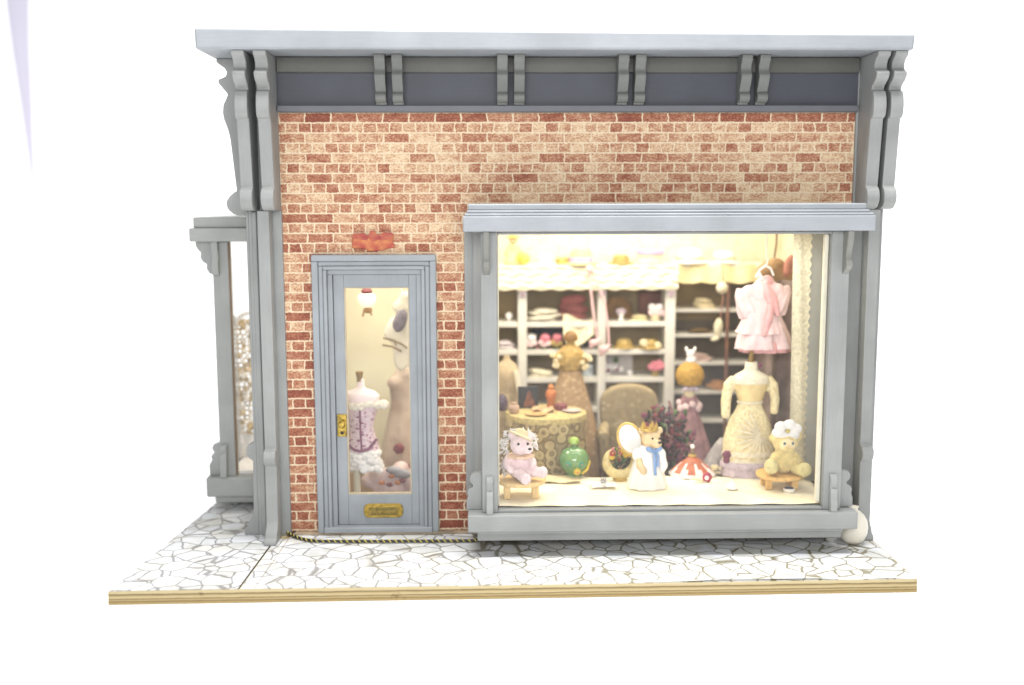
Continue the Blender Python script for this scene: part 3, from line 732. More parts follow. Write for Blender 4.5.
mb.lathe(f(-1, -1, 44), [(f.r(13), 0), (f.r(13.5), f.r(1)), (f.r(7.5), f.r(2.4)), (f.r(6.5), f.r(7)), (f.r(2), f.r(8.6))], 22, wob=lambda a, t_: 1 + .06 * math.sin(6 * a), rot=Euler((-.25, .42, 0)).to_matrix())
mb.build('bonnet', mat('cream_bonnet', (.78, .68, .42), .8, .1, 20, .5, 40), t)
mb = MB()
mb.lathe(f(-1, -1, 25.5), [(f.r(7.5), f.r(1.5)), (f.r(13.5), 0), (f.r(14), f.r(-2)), (f.r(8), f.r(-.5))], 40, wob=lambda a, t_: 1 + .09 * math.sin(9 * a), sy=.9)
mb.build('collar', mat('peach_collar', (.78, .55, .38), .8, .1, 12), t)

# ---- yellow bear with flower hat
f = Fig(fr_(0, -2, 15.7)); f.s = u(fr_.o.y)
t = thing('teddy_bear', 'yellow plush bear wearing a white flower hat seated on the orange stool', 'toy bear', f.o)
mb = MB()
mb.ell(f(3, 0, 13), f.r(13, 10, 14)).ell(f(4, -2, 33), f.r(13.5, 11, 11.5)).ell(f(4, -1, 23), f.r(10, 8, 6))
mb.ell(f(-8.5, 0, 37), f.r(4.5, 3, 5)).ell(f(17.5, 0, 38), f.r(5, 3, 5.2))
mb.ell(f(4, -10.5, 29), f.r(7, 4.5, 5.5))
mb.tube([f(-5, -2, 20), f(-10, -7, 13), f(-8, -12, 9)], [f.r(4.8), f.r(4.6), f.r(4)], 10)
mb.tube([f(13, -2, 20), f(17, -6, 13), f(13, -11, 10)], [f.r(4.8), f.r(4.6), f.r(4)], 10)
blob(mb, 'body', YPLUSH, t, .016, 4)
mb = MB().tube([f(-6, -4, 7), f(-11, -9, 8), f(-14, -16, 10)], [f.r(6), f.r(7), f.r(7.5)], 12).ell(f(-14.5, -17, 11), f.r(7.2, 5, 8.5))
blob(mb, 'foot', YPALE, t, .016, 4)
mb = MB().tube([f(12, -4, 7), f(17, -10, 6), f(20, -16, 6.5)], [f.r(6), f.r(7), f.r(7.2)], 12).ell(f(20, -17, 7.5), f.r(8, 5, 7.8))
blob(mb, 'foot', YPALE, t, .016, 4)
mb = MB().ell(f(4, -11.2, 32), f.r(8.3, 3.2, 7))
mb.build('face_patch', mat('pale_face', (.80, .66, .38), .85, .06, 14), t)
for a in (0, 8.5): MB().ell(f(a, -13.8, 34), f.r(1.5), None, 8, 6).build('eye', mat('blue_grey_eye', (.06, .10, .15), .2), t)
MB().ell(f(4.3, -15.3, 31), f.r(1.8, 1, 1.3), None, 8, 6).tube([f(4.3, -15.2, 30.4), f(4.3, -14.8, 27.8)], f.r(.4), 5).build('nose', SKIN, t)
mb = MB()
for i in range(6):
    a = 2 * PI * i / 6 + .3
    mb.ell(f(3.5 + 9 * math.cos(a), -8 - 1.5 * math.sin(a), 46 + 6.6 * math.sin(a)), f.r(7, 3.6, 6), E_(18, 0, 0), 12, 8)
mb.k = 1; mb.ell(f(3.5, -11.8, 46.5), f.r(2.3, 1.6, 2.2), None, 10, 6)
mb.build('flower_hat', [WHITE, YEL], t)

# ---- fairy bear
f = Fig(onz(647, 487, DZ)); f.s *= 1.05
t = thing('fairy_bear_figurine', 'bear fairy figurine in a white gown with gold crown and pearly wing', 'figurine', f.o)
mb = MB().lathe(f(0, 0, 0), [(f.r(18.5), 0), (f.r(19.5), f.r(1)), (f.r(17.5), f.r(10)), (f.r(14.5), f.r(22)), (f.r(11.5), f.r(32)), (f.r(9), f.r(38)), (f.r(6), f.r(42))], 48, sy=.82,
                wob=lambda a, k: 1 + .075 * (1 - k) * math.sin(9 * a + 1))
gown = mb.build('gown', CHINA, t)
mb = MB().ell(f(11.5, -3, 33), f.r(6.5, 6, 7.5)).ell(f(-9, -3, 33), f.r(7, 6, 7)).tube([f(13, -4, 30), f(15, -8, 23), f(12, -11, 18)], [f.r(5), f.r(4.4), f.r(3)], 10)
blob(mb, 'sleeves', CHINA, t, .015, 4)
mb = MB().tube([f(-9, -6, 30), f(-9, -12, 24), f(-5, -14, 20)], [f.r(3.4), f.r(4), f.r(3.6)], 10).ell(f(-5.5, -14, 19.5), f.r(3.6))
blob(mb, 'paw', mat('tan_paw', (.72, .55, .32), .6, .1, 10), t, .013, 3)
mb = MB().ell(f(3, -2, 49), f.r(9.6, 9, 9.4)).ell(f(7, -10, 46), f.r(5.6, 5, 4.6)).ell(f(-6, 0, 57), f.r(3.6, 2.4, 3.8)).ell(f(11.5, 0, 57), f.r(3.6, 2.4, 3.8))
blob(mb, 'head', SKIN, t, .014, 3)
for a in (3.2, 10): MB().ell(f(a, -10.4, 51), f.r(1.2), None, 8, 6).build('eye', EYE, t)
MB().ell(f(9.5, -14.8, 48), f.r(1.9, 1.2, 1.4), None, 8, 6).build('nose', EYE, t)
mb = MB(); n = 10; pr_ = []
mb.lathe(f(1, -1, 57), [(f.r(7.8), 0), (f.r(8), f.r(2)), (f.r(7.2), f.r(2.4)), (f.r(7), f.r(.2))], 20)
for i in range(5):
    a = 2 * PI * i / 5 - PI / 2
    mb.lathe(f(1 + 7.2 * math.cos(a), -1 + 7.2 * math.sin(a), 58.5), [(f.r(2.8), 0), (f.r(1.8), f.r(3)), (f.r(.3), f.r(7))], 8)
mb.build('crown', GOLD, t)
mb = MB()
mb.tube([f(3, -10.5, 40), f(5, -13, 36), f(5, -14.5, 28), f(5.5, -16.5, 16)], f.r(1.5), 6).tube([f(6, -10.5, 40), f(8.5, -12.5, 34), f(8, -14.5, 24)], f.r(1.4), 6)
mb.ell(f(0, -11.5, 40.5), f.r(4, 1.6, 2.4), E_(0, 25, 0), 10, 6).ell(f(9, -11, 40.5), f.r(4, 1.6, 2.4), E_(0, -25, 0), 10, 6).ell(f(4.6, -12, 40), f.r(1.7), None, 8, 6)
mb.build('blue_bow', BLUE, t)
wc = f(-16.5, 7, 47); wr = Euler((0, math.radians(-22), 0)).to_matrix()
def wing(k): return [wc + wr @ Vector((f.r(11.5) * k * math.cos(a), f.r(3) * math.sin(a), f.r(15.5) * k * math.sin(a))) for a in [2 * PI * i / 28 for i in range(28)]]
w1 = MB(); w1.add(wing(.97) + [wc + Vector((0, -f.r(1.2), 0))], [(i, (i + 1) % 28, 28) for i in range(28)])
wg = w1.build('wing', mat('pearl', (.72, .73, .72), .25, .08, 6, Coat_Weight=.5), t)
MB().tube(wing(1), f.r(1.25), 7, True).build('gold_rim', GOLD, wg)

# ---- green bottle
f = Fig(onz(574, 476, DZ)); f.s *= 1.04
t = thing('perfume_bottle', 'round green glass bottle with painted flowers on the window floor', 'bottle', f.o)
BOT = mat('green_glass', (.20, .36, .13), .08, .15, 5, col2=(.08, .22, .08), Coat_Weight=.6, Transmission_Weight=.12)
MB().lathe(f(0, 0, 0), [(f.r(6), 0), (f.r(8), f.r(1)), (f.r(7), f.r(3)), (f.r(12), f.r(7)), (f.r(15.2), f.r(14)), (f.r(14.8), f.r(20)), (f.r(11), f.r(26.5)), (f.r(5), f.r(29.5)), (f.r(3), f.r(30)), (f.r(3), f.r(32))], 32).build('bowl', BOT, t)
mb = MB(); mb.lathe(f(0, 0, 32), [(f.r(3), 0), (f.r(5.2), f.r(1.5)), (f.r(5), f.r(5)), (f.r(3), f.r(7)), (f.r(1.2), f.r(7.6))], 16, wob=lambda a, k: 1 + .08 * math.sin(5 * a))
mb.build('stopper', mat('lime_stopper', (.33, .48, .10), .3, .15, 10), t)
mb = MB()
EN = [mat('teal_enamel', (.02, .26, .17), .4, .1, 9), mat('salmon_enamel', (.60, .20, .12), .4), mat('yellow_enamel', (.66, .48, .04), .4)]
for a in (-7, 6):
    mf = MB(); mf.flower(f(a, -13.7, 15), f.r(3.3), (a * .06, -1, 0), 5, 1); mf.build('painted_flower', EN, t)
mb.k = 2; mb.flower(f(2, -13.5, 7.5), f.r(4.2), (.2, -1, -.3), 6, 1); mb.tube([f(7, -11.5, 5.5), f(12.5, -8.5, 9), f(15, -3, 16)], f.r(1.3), 6)
mb.build('painted_flower', EN, t)

# ---- crescent moon with flowers
f = Fig(onz(620, 480, DZ))
t = thing('crescent_moon_ornament', 'cream crescent moon ornament filled with little flowers beside the fairy bear', 'ornament', f.o)
path, rad = [], []
for i in range(26):
    k = i / 25; a = math.radians(128 + 274 * k)
    path.append(f(0 + 14.5 * math.cos(a), 0, 20.5 + 14.5 * math.sin(a))); rad.append(f.r(1.2 + 4.2 * math.sin(PI * k) ** .8))
moon = MB().tube(path, rad, 12).build('moon', mat('antique_cream', (.70, .58, .27), .5, .15, 12), t)
MB().lathe(f(0, 0, 0), [(f.r(7), 0), (f.r(7.6), f.r(.8)), (f.r(5), f.r(2)), (f.r(3.6), f.r(4))], 20).build('foot', GOLD, t)
mb = MB(); rr = random.Random(5)
for i in range(26):
    a = rr.uniform(.35, 2.75); k = rr.uniform(8, 15)
    mb.k = rr.choice([0, 0, 1, 2, 3])
    mb.flower(f(-1 + k * math.cos(a) * .95, -2 + rr.uniform(-2, 2), 21 + k * math.sin(a)), f.r(rr.uniform(2.2, 3.6)), (rr.uniform(-.5, .5), -1, rr.uniform(-.2, .6)), 5, 0)
for i in range(16):
    mb.k = rr.choice([2, 3, 4, 4]); mb.flower(f(rr.uniform(-8, 9), 1 + rr.uniform(-1, 2), rr.uniform(10, 27)), f.r(rr.uniform(2, 3.4)), (rr.uniform(-.4, .4), -1, .2), 5, 3)
mb.build('flowers', [mat('yellow_petal', (.62, .44, .05), .6, .15, 9), PINKF, REDF, GREEN, DKLEAF], t)

# ---- parasol standing open on the floor
f = Fig(onz(692, 474, DZ))
t = thing('parasol', 'little open red parasol with a white scalloped border standing on the window floor', 'parasol', f.o)
def wob(a, k): return 1 + .05 * (1 - k) * abs(math.cos(4 * a)) - .03
mb = MB(); N_ = 32; rings = [(23.5, .5), (21.5, 3.5), (17, 8), (11, 13), (5.5, 17), (2, 19.5)]
vs = []; fs = []
for j, (r, z) in enumerate(rings):
    for i in range(N_):
        a = 2 * PI * i / N_; k = 1 + (.09 if j == 0 else .03) * (abs(math.sin(4 * a)) - .5) * (1 - j / 6)
        vs.append(f(r * k * math.cos(a), r * k * math.sin(a) * .9, z - (1.2 * abs(math.cos(4 * a)) if j == 0 else 0)))
for j in range(5):
    for i in range(N_):
        w = j < 1 or (j == 1 and (i // 2) % 2 == 0) or (j == 2 and i % 4 == 0)
        mb.k = 1 if w else 0
        mb.add([vs[j * N_ + i], vs[j * N_ + (i + 1) % N_], vs[(j + 1) * N_ + (i + 1) % N_], vs[(j + 1) * N_ + i]], [(0, 1, 2, 3)])
mb.build('canopy', [mat('coral_satin', (.56, .15, .065), .5, .2, 14), mat('white_pink_lace', (.78, .70, .68), .8, .08, 16)], t, sharp=70)
MB().lathe(f(0, 0, 19), [(f.r(4.5), 0), (f.r(4.2), f.r(1.4)), (f.r(2), f.r(2.2)), (f.r(1.6), f.r(4))], 14).build('collar', GOLD, t)
mb = MB().lathe(f(0, 0, 21), [(f.r(1.7), 0), (f.r(2.6), f.r(1.4)), (f.r(2.4), f.r(5)), (f.r(1.6), f.r(6.5))], 14)
mb.build('handle', mat('brown_bead', (.17, .045, .025), .25, .1), t)
MB().ell(f(0, 0, 29), f.r(2.5), None, 12, 8).build('pearl', CHINA, t)
MB().tube([f(0, 0, 30), f(1, 0, 33), f(3, 0, 36)], f.r(.5), 6).build('hook', SILVER, t)

# ---- little things scattered on the display floor
o_ = onz(707, 482, DZ); s = u(o_.y)
t = thing('fabric_rose', 'tiny crimson and white rose with a cream leaf lying on the window floor', 'fabric flower', o_)
mb = MB()
for i in range(5): mb.ell(o_ + Vector((.02 * math.cos(i * 1.26), -.01, s * 5.2 + .02 * math.sin(i * 1.26))), (s * 3.6, s * 2.2, s * 3.6), None, 10, 6)
mb.k = 1; mb.ell(o_ + Vector((-.01, -s * 3, s * 5)), (s * 2.4, s * 1.2, s * 2.4), None, 10, 6)
mb.build('petals', [mat('crimson_petal', (.42, .04, .09), .6, .2, 14), CHINA], t)
MB().ell(o_ + Vector((-s * 9, 0, s * 2.2)), (s * 7, s * 2.5, s * 1.2), E_(0, 12, 0), 10, 6).build('leaf', CREAM, t)
o_ = onz(713, 474, DZ); s = u(o_.y)
mb = MB(); rr = random.Random(8)
for i in range(11): mb.flower(o_ + Vector((s * rr.uniform(-9, 9), s * rr.uniform(-3, 3), s * rr.uniform(2, 8))), s * rr.uniform(2, 3), (rr.uniform(-.5, .5), -1, .6), 5, 1)
mb.tube([o_ + Vector((-s * 10, 0, s * 1.2)), o_ + Vector((s * 10, 0, s * 1.2))], s * 1.2, 6)
tag(recenter(mb.build('flower_spray', [CREAM, YEL]), o_), 'spray of small cream flowers lying between the parasol and the gown hem', 'flowers')
o_ = onz(732, 489, DZ); s = u(o_.y)
mb = MB().lathe(o_, [(s * 4, 0), (s * 6.4, s * 1), (s * 6, s * 4), (s * 4.5, s * 6.5), (s * 1.2, s * 8)], 18, wob=lambda a, k: 1 + .06 * math.sin(7 * a))
mb.ell(o_ + Vector((0, 0, s * 9)), s * 1.6, None, 8, 6)
tag(recenter(mb.build('powder_box', CHINA), o_), 'small fluted white powder box on the front of the window floor', 'trinket box')
o_ = onz(789, 492, DZ); s = u(o_.y)
t = thing('trinket_dish', 'little white dish with a dark rimmed opening in front of the orange stool', 'dish', o_)
MB().lathe(o_, [(s * 4, 0), (s * 5, s * .6), (s * 6, s * 3.4), (s * 5.5, s * 4.2), (s * 4.3, s * 3.8), (s * 3, s * 2)], 18, sx=1.1).build('bowl', CHINA, t)
MB().lathe(o_ + Vector((0, 0, s * 4.1)), [(s * 4.2, 0), (s * 4.4, s * .5), (s * 2.8, s * .8), (s * 2.6, s * .2)], 18, sx=1.1).build('dark_rim', mat('slate_blue', (.08, .10, .14), .4), t)
o_ = onz(603, 486, DZ); s = u(o_.y)
t = thing('brooch_card', 'silver brooch lying on a crumpled piece of white cloth beside the fairy bear', 'brooch', o_)
def cl(a, b): return o_ + Vector(((a - .5) * s * 26, (b - .5) * s * 24, s * (1.6 + 1.6 * math.sin(a * 7 + 1) * math.sin(b * 6) + 1.2 * a * (1 - b))))
MB().grid(cl, 14, 10).build('cloth', WHITE, t)
mb = MB()
for i in range(6):
    a = i * 1.05; mb.ell(o_ + Vector((s * 3.2 * math.cos(a), -s * 2, s * (6 + 2.6 * math.sin(a)))), s * 1.5, None, 8, 6)
mb.ell(o_ + Vector((0, -s * 2, s * 6)), s * 1.6, None, 8, 6)
mb.build('silver_brooch', SILVER, t)
o_ = onz(560, 480, DZ); s = u(o_.y)
def cl2(a, b): return o_ + Vector(((a - .5) * s * 42, (b - .5) * s * 26, s * (1.2 + 1.0 * math.sin(a * 9) * math.sin(b * 5 + 2) + .5 * b)))
tag(recenter(MB().grid(cl2, 18, 10).build('linen_napkin', CREAM), o_), 'flat cream linen lying in front of the green bottle', 'napkin')

# ---- dress forms
def gown_lathe(mb, f, prof, sy=.7, pleats=0, amp=.05, n=56, ph=0):
    mb.lathe(f(0, 0, 0), [(f.r(r), f.r(z)) for r, z in prof], n, sy=sy, wob=(lambda a, k: 1 + amp * (1 - k) * math.sin(pleats * a + ph)) if pleats else None)
f = Fig(onz(748, 474, DZ))
t = thing('gown_form', 'cream lace gown with long puffed sleeves on a dress form in the window', 'dress form', f.o)
mb = MB()
gown_lathe(mb, f, [(26, 12), (26.5, 22), (26, 36), (23, 50), (18.5, 61), (14, 69), (12.2, 75), (12.6, 79), (15, 86), (18, 93), (18.5, 99), (16, 104), (9, 108), (6, 111), (5.6, 117)], .62, 7, .04)
mb.tube([f(-17, 0, 101), f(-22.5, -1, 94), f(-25.5, -3, 78), f(-26, -6, 60)], [f.r(4.6), f.r(5.8), f.r(5.4), f.r(4.6)], 12)
mb.tube([f(17, 0, 101), f(22.5, -1, 94), f(25, -3, 79), f(23.5, -6, 64)], [f.r(4.6), f.r(5.8), f.r(5), f.r(4.2)], 12)
body = blob(mb, 'gown', GOWN, t, .02, 3)
mb = MB()
for k in range(13):                                                            # fan of pleats on the skirt
    a = math.radians(120 + 16 * k); c0 = (9, 44)
    mb.tube([f(c0[0] + q * math.cos(a), -math.sqrt(max(1, (17.2) ** 2 - (.62 * (c0[0] + q * math.cos(a))) ** 2)) + (.5 if q < 20 else 1.4), c0[1] + q * math.sin(a)) for q in (2, 8, 14, 20, 26)], [f.r(.6), f.r(.9), f.r(1.1), f.r(1.2), f.r(.7)], 6)
mb.build('pleat_fan', GOWNP, t)
mb = MB()
for z0, r0 in ((14, 25.9), (21, 26.3)):
    mb = MB(); mb.lathe(f(0, 0, 0), [(f.r(r0 + .2), f.r(z0 + 5)), (f.r(r0 + 1.4), f.r(z0 + 1)), (f.r(r0 + 1.2), f.r(z0))], 96, sy=.63, wob=lambda a, k: 1 + .02 * k * math.sin(26 * a)); mb.build('lace_flounce', GOWNP, t)
mb = MB(); mb.tube([f(12.4 * math.cos(a), 8 * math.sin(a), 76) for a in [2 * PI * i / 24 for i in range(24)]], f.r(1.3), 6, True)
mb.build('waistband', GOWNP, t)
MB().lathe(f(0, -.4, 0), [(f.r(12.7), f.r(78)), (f.r(15), f.r(85.5)), (f.r(18), f.r(92.5)), (f.r(18.6), f.r(96))], 40, sy=.66, wob=lambda a, k: 1 + .012 * math.sin(20 * a)).build('bodice', mat('golden_cream_satin', (.76, .60, .30), .55, .1, 12, .3, 30), t)
mb = MB()
gown_lathe(mb, f, [(28, 0), (28.5, 1.5), (26, 12), (24.5, 16)], .64, 13, .06)
gown_lathe(mb, f, [(29, 9), (29.3, 12), (27.6, 15)], .64, 16, .05)
mb.build('lilac_hem', LILACL, t)
mb = MB().lathe(f(0, -1, 96), [(f.r(19), 0), (f.r(19.6), f.r(2)), (f.r(16.5), f.r(8)), (f.r(7), f.r(13.5)), (f.r(6.3), f.r(21.5))], 40, sy=.66, wob=lambda a, k: 1 + .015 * math.sin(18 * a))
mb.build('yoke', GOWNP, t)
MB().lathe(f(0, 0, 117), [(f.r(4), 0), (f.r(2.4), f.r(2)), (f.r(2.8), f.r(5)), (f.r(1.8), f.r(9)), (f.r(2.6), f.r(10)), (f.r(.8), f.r(12))], 14).build('finial', mat('dark_gold_wood', (.22, .13, .03), .4, .1, 5), t)
mb = MB(); mb.flower(f(-25, -10, 23), f.r(5), (-.4, -1, .1), 6); mb.flower(f(-25, -9, 17), f.r(4), (-.5, -1, 0), 6); mb.build('purple_flower', PURP, t)
mb = MB(); mb.flower(f(8, -6, 115), f.r(2.6), (.3, -1, .2), 5); mb.build('purple_flower', PURP, t)

# pink dress hanging on a hanger
f = Fig(at(763, 352, .75))
t = thing('hanging_dress', 'pale pink tulle dress with ruffled sleeves hanging on a hanger above the cream gown', 'dress', f.o)
mb = MB(); rr = random.Random(31)
gown_lathe(mb, f, [(11, 50), (12.5, 56), (13, 63), (12, 69), (8, 75), (5, 77)], .55)
mb.ell(f(-16, 0, 60), f.r(9, 6, 9), E_(0, 30, 0)).ell(f(13, -1, 62), f.r(8, 6, 9), E_(0, -20, 0))
blob(mb, 'bodice', PINKL, t, .02, 3)
def wv(a, k): return 1 + (1 - k) * (.12 * math.sin(8 * a + .6) + .10 * math.sin(3 * a + 2)) + .05 * math.sin(19 * a + 6 * k)
mb = MB(); mb.lathe(f(-1, 0, 0), [(f.r(r), f.r(z)) for r, z in [(28, 4), (27, 8), (25, 16), (21.5, 27), (17, 38), (13.5, 47), (11.5, 53)]], 90, sy=.55, wob=wv)
mb.build('skirt', PINKL, t, sharp=80)
mb = MB(); mb.lathe(f(2, 0, 0), [(f.r(r), f.r(z)) for r, z in [(24, 0), (24.5, 2), (23.5, 7), (21, 12)]], 90, sy=.5, wob=lambda a, k: 1 + .10 * math.sin(9 * a + 1.4) + .05 * math.sin(14 * a))
mb.build('pink_hem', PINKD, t, sharp=80)
mb = MB(); mb.lathe(f(-3, -1, 0), [(f.r(r), f.r(z)) for r, z in [(24, 20), (23, 23), (19, 34), (14, 46), (11, 54)]], 80, sy=.6, wob=lambda a, k: 1 + (1 - k) * (.16 * math.sin(5 * a + 1) + .08 * math.sin(13 * a)))
mb.build('overskirt', PINKL, t, sharp=80)
for sd, cx_, cz_ in ((-1, -19, 51), (1, 15, 54)):
    mb = MB(); R = Euler((0, math.radians(34 * sd), 0)).to_matrix()
    mb.lathe(f(cx_, -1, cz_), [(f.r(r), f.r(z)) for r, z in [(10, -13), (12.5, -10), (11.5, -4), (8.5, 4), (5.5, 12), (1, 17)]], 60, sy=.62, rot=R, wob=lambda a, k: 1 + .2 * (1 - k) * math.sin(7 * a + cx_) + .06 * math.sin(15 * a))
    mb.build('sleeve', PINKL, t, sharp=80)
mb = MB()
mb.tube([f(-2, -8, 72), f(1, -9, 60), f(4, -10, 50), f(1, -13, 34), f(-4, -15, 18)], [f.r(3), f.r(4.5), f.r(3.5), f.r(5), f.r(3)], 8).tube([f(2, -8, 66), f(8, -9, 54), f(11, -12, 38)], [f.r(3), f.r(3.6), f.r(2.4)], 8)
mb.ell(f(1, -4, 73), f.r(7, 4, 6))
blob(mb, 'pink_sash', PINKD, t, .014, 2)
mb = MB().tube([f(-9, 2, 76), f(-5, 2, 84), f(1, 2, 88), f(6, 2, 85), f(9, 2, 78)], f.r(1.3), 8).tube([f(1, 2, 88), f(3, 2, 94), f(1, 2, 97), f(1, 2, 130)], f.r(.8), 6)
mb.tube([f(-8, -2, 82), f(-4, -4, 75)], f.r(1.8), 6)
mb.build('white_hanger', WHITE, t)

# tan dress form at the back
f = Fig(at(570, 455, 1.75))
t = thing('gown_form', 'tan lace gown with a golden bodice on a dress form behind the round table', 'dress form', f.o)
mb = MB(); gown_lathe(mb, f, [(33, -28), (32, 0), (29, 20), (24, 42), (19, 60), (15, 74), (12, 84), (11.5, 88)], .8, 9, .05)
mb.build('skirt', TAN, t, sharp=80)
mb = MB(); gown_lathe(mb, f, [(11.5, 88), (13, 94), (14.5, 101), (13, 108), (8, 113), (4.5, 115), (4, 120)], .72)
mb.ell(f(-13, -2, 100), f.r(4.5, 5, 7)).ell(f(13, -2, 100), f.r(4.5, 5, 7))
blob(mb, 'bodice', mat('golden_brocade', (.50, .33, .10), .5, .25, 14, .5, 30), t, .02, 3)
MB().lathe(f(0, 0, 119), [(f.r(7), 0), (f.r(7.5), f.r(3)), (f.r(5), f.r(8)), (f.r(2), f.r(10))], 16).build('neck_finial', mat('bronze', (.26, .13, .03), .4, .2, 12), t)
rr = random.Random(2)
for sd in (-1, 1):
    mb = MB()
    for i in range(7): mb.flower(f(sd * rr.uniform(11, 19), -9, rr.uniform(90, 106)), f.r(3), (rr.uniform(-.6, .6), -1, .3), 5, 1)
    mb.build('shoulder_flowers', [CREAM, STRAW], t)

# pale dress at the very left edge
f = Fig(at(507, 452, 1.6))
t = thing('gown_form', 'pale beige draped gown partly hidden at the left edge of the window', 'dress form', f.o)
mb = MB(); gown_lathe(mb, f, [(20, -22), (18, 10), (14, 40), (10, 60), (8.5, 66), (12, 76), (13, 84), (9, 92), (3.5, 96), (3, 100)], .7, 8, .07)
mb.build('gown', mat('beige_satin', (.52, .40, .24), .5, .2, 5, .3, 12), t, sharp=80)
mb = MB(); mb.tube([f(9, -6, 86), f(13, -8, 60), f(11, -10, 28)], [f.r(3), f.r(2.4), f.r(4)], 8); mb.build('scarf', GOWNP, t)

# gold hat figure in a pink dress
f = Fig(at(688, 462, 1.55))
t = thing('hat_form', 'golden round hat on a stand over a pink tulle gown beside the tall flowers', 'hat display', f.o)
mb = MB(); gown_lathe(mb, f, [(30, -28), (27, 0), (20, 22), (14, 40), (10, 52), (8, 58), (9, 64), (7, 70)], .75, 11, .1)
mb.build('pink_gown', mat('rose_tulle', (.42, .22, .23), .8, .22, 7, .5, 16), t, sharp=80)
MB().lathe(f(0, -1, 67), [(f.r(4), 0), (f.r(5.5), f.r(4)), (f.r(5), f.r(9)), (f.r(4), f.r(12))], 14).build('neck', CREAM, t)
mb = MB()
for i in range(9):
    a = 2 * PI * i / 9; mb.flower(f(11 * math.cos(a), -2 + 8 * math.sin(a), 60 + 3 * math.sin(3 * a)), f.r(4), (math.cos(a), -1, .4), 5)
mb.build('pink_ruffle', PINKL, t)
mb = MB().lathe(f(0, -1, 79), [(f.r(3), 0), (f.r(12), f.r(3)), (f.r(15), f.r(11)), (f.r(13.5), f.r(18)), (f.r(8), f.r(24)), (f.r(2), f.r(26))], 26)
mb.build('gold_hat', mat('gold_straw', (.52, .30, .045), .6, .2, 22, .6, 60), t)
mb = MB().ell(f(1, -1, 107), f.r(5.5, 4, 4)).ell(f(0, -1, 113), f.r(4.2)).ell(f(-4, -1, 118), f.r(2, 1.6, 3)).ell(f(4.5, -1, 118), f.r(2, 1.6, 3))
blob(mb, 'white_ornament', WHITE, t, .014, 2)
mb = MB()
for k in (-1, 0, 1): mb.ell(f(k * 5, -7, 78), f.r(4, 3, 2.6), E_(0, 20 * k, 0), 10, 6)
mb.build('bow', LILACL, t)

# ---- round table with things on it
TY = 1.2
tc_ = at(546, 412, TY); TZ = tc_.z; s = u(TY); R_ = 41 * s
t = thing('round_table', 'round table under a floor-length tan lace cloth near the left of the room', 'table', (tc_.x, TY, .05))
MB().lathe((tc_.x, TY, .05), [(.12, 0), (.2, .02), (.05, .1), (.05, TZ - .12), (R_ * .6, TZ - .1), (R_ * .96, TZ - .085), (R_ * .96, TZ - .06)], 30).build('pedestal', LOG, t)
cl_ = MB().lathe((tc_.x, TY, 0), [(R_ * 1.05, .06), (R_ * 1.03, .4), (R_ * 1.01, TZ - .15), (R_, TZ - .03), (R_ * .985, TZ - .004), (R_ * .5, TZ), (.01, TZ)], 72, wob=lambda a, k: 1 + .05 * max(0, 1 - 1.5 * k) * math.sin(11 * a))
o = cl_.build('tablecloth', openwork_mat('tan_table_lace', (.46, .37, .20), (.13, .085, .04), 7.5), None, sharp=60)
tag(recenter(o, (tc_.x, TY, .06)), 'tan lace cloth draped over the round table down to the floor', 'tablecloth')
mb = MB().lathe((tc_.x, TY, TZ - .03), [(R_ * 1.012, -.035), (R_ * 1.02, -.01), (R_ * 1.0, .034), (R_ * .93, .036)], 60, wob=lambda a, k: 1 + .008 * math.sin(40 * a))
mb.build('lace_border', mat('gold_lace_border', (.56, .45, .20), .8, .2, 30, .5, 60), o)

def ontab(px, dy):
    p = at(px, 412, TY + dy); return Vector((p.x, TY + dy, TZ + .006))
b = ontab(528, .22); w, h = 10.5 * s, 23 * s
t = thing('framed_print', 'dark framed print of an orange brown shape standing on the round table', 'picture frame', b)
mb = MB().box(b.x - w, b.x + w, b.y - .012, b.y + .02, b.z, b.z + h); mb.build('frame', mat('black_lacquer', (.018, .018, .022), .3), t, bevel=.006)
mb = MB().prism([(b.x + a * s, b.z + c * s) for a, c in [(-4, 2), (7, 2), (7, 7), (4, 11), (3.5, 16), (1.5, 19), (-1, 16), (-2, 10), (-4.5, 6)]], 'y', b.y - .016, b.y - .0125)
mb.build('picture', mat('orange_brown_print', (.26, .09, .045), .5, .3, 20), t)
def bottle(px, dy, prof, m, label, cat='bottle', name='bottle', cap=None):
    b = ontab(px, dy); mb = MB().lathe(b, [(r * s, z * s) for r, z in prof], 16)
    if cap:
        t = thing(name, label, cat, b); mb.build('body', m, t)
        MB().lathe(b + Vector((0, 0, prof[-1][1] * s)), [(r * s, z * s) for r, z in cap[0]], 14).build('cap', cap[1], t)
    else:
        tag(recenter(mb.build(name, m), b), label, cat)
bottle(551, .24, [(4, 0), (4.5, 1), (4.2, 9), (5.5, 12), (5.8, 16), (4, 19), (2, 20)], mat('amber', (.50, .16, .04), .3, .15, 8), 'amber bottle with a round top standing behind the table edge beside the framed print', cap=([(2.4, 0), (3.4, 2), (2, 4.5), (.4, 5)], mat('orange_cap', (.56, .22, .06), .4)))
bottle(561, .1, [(6, 0), (6.5, 1), (6.5, 5.5), (5, 6.5), (2, 7.2)], WINE, 'small wine red round box on the tablecloth', 'box', 'round_box')
bottle(514, -.1, [(3, 0), (5, 2), (6, 5), (5, 8), (3, 9.5), (3.4, 11)], mat('pink_beige_china', (.56, .38, .28), .4, .2, 9), 'pinkish china jug at the left edge of the round table', 'jug', 'jug')
bottle(502, .1, [(4, 0), (6, 4), (6, 10), (3.5, 15), (2, 17)], mat('dark_purple_glass', (.10, .07, .11), .25, .1, 8), 'dark purple bottle beyond the left edge of the round table', 'bottle', 'bottle')
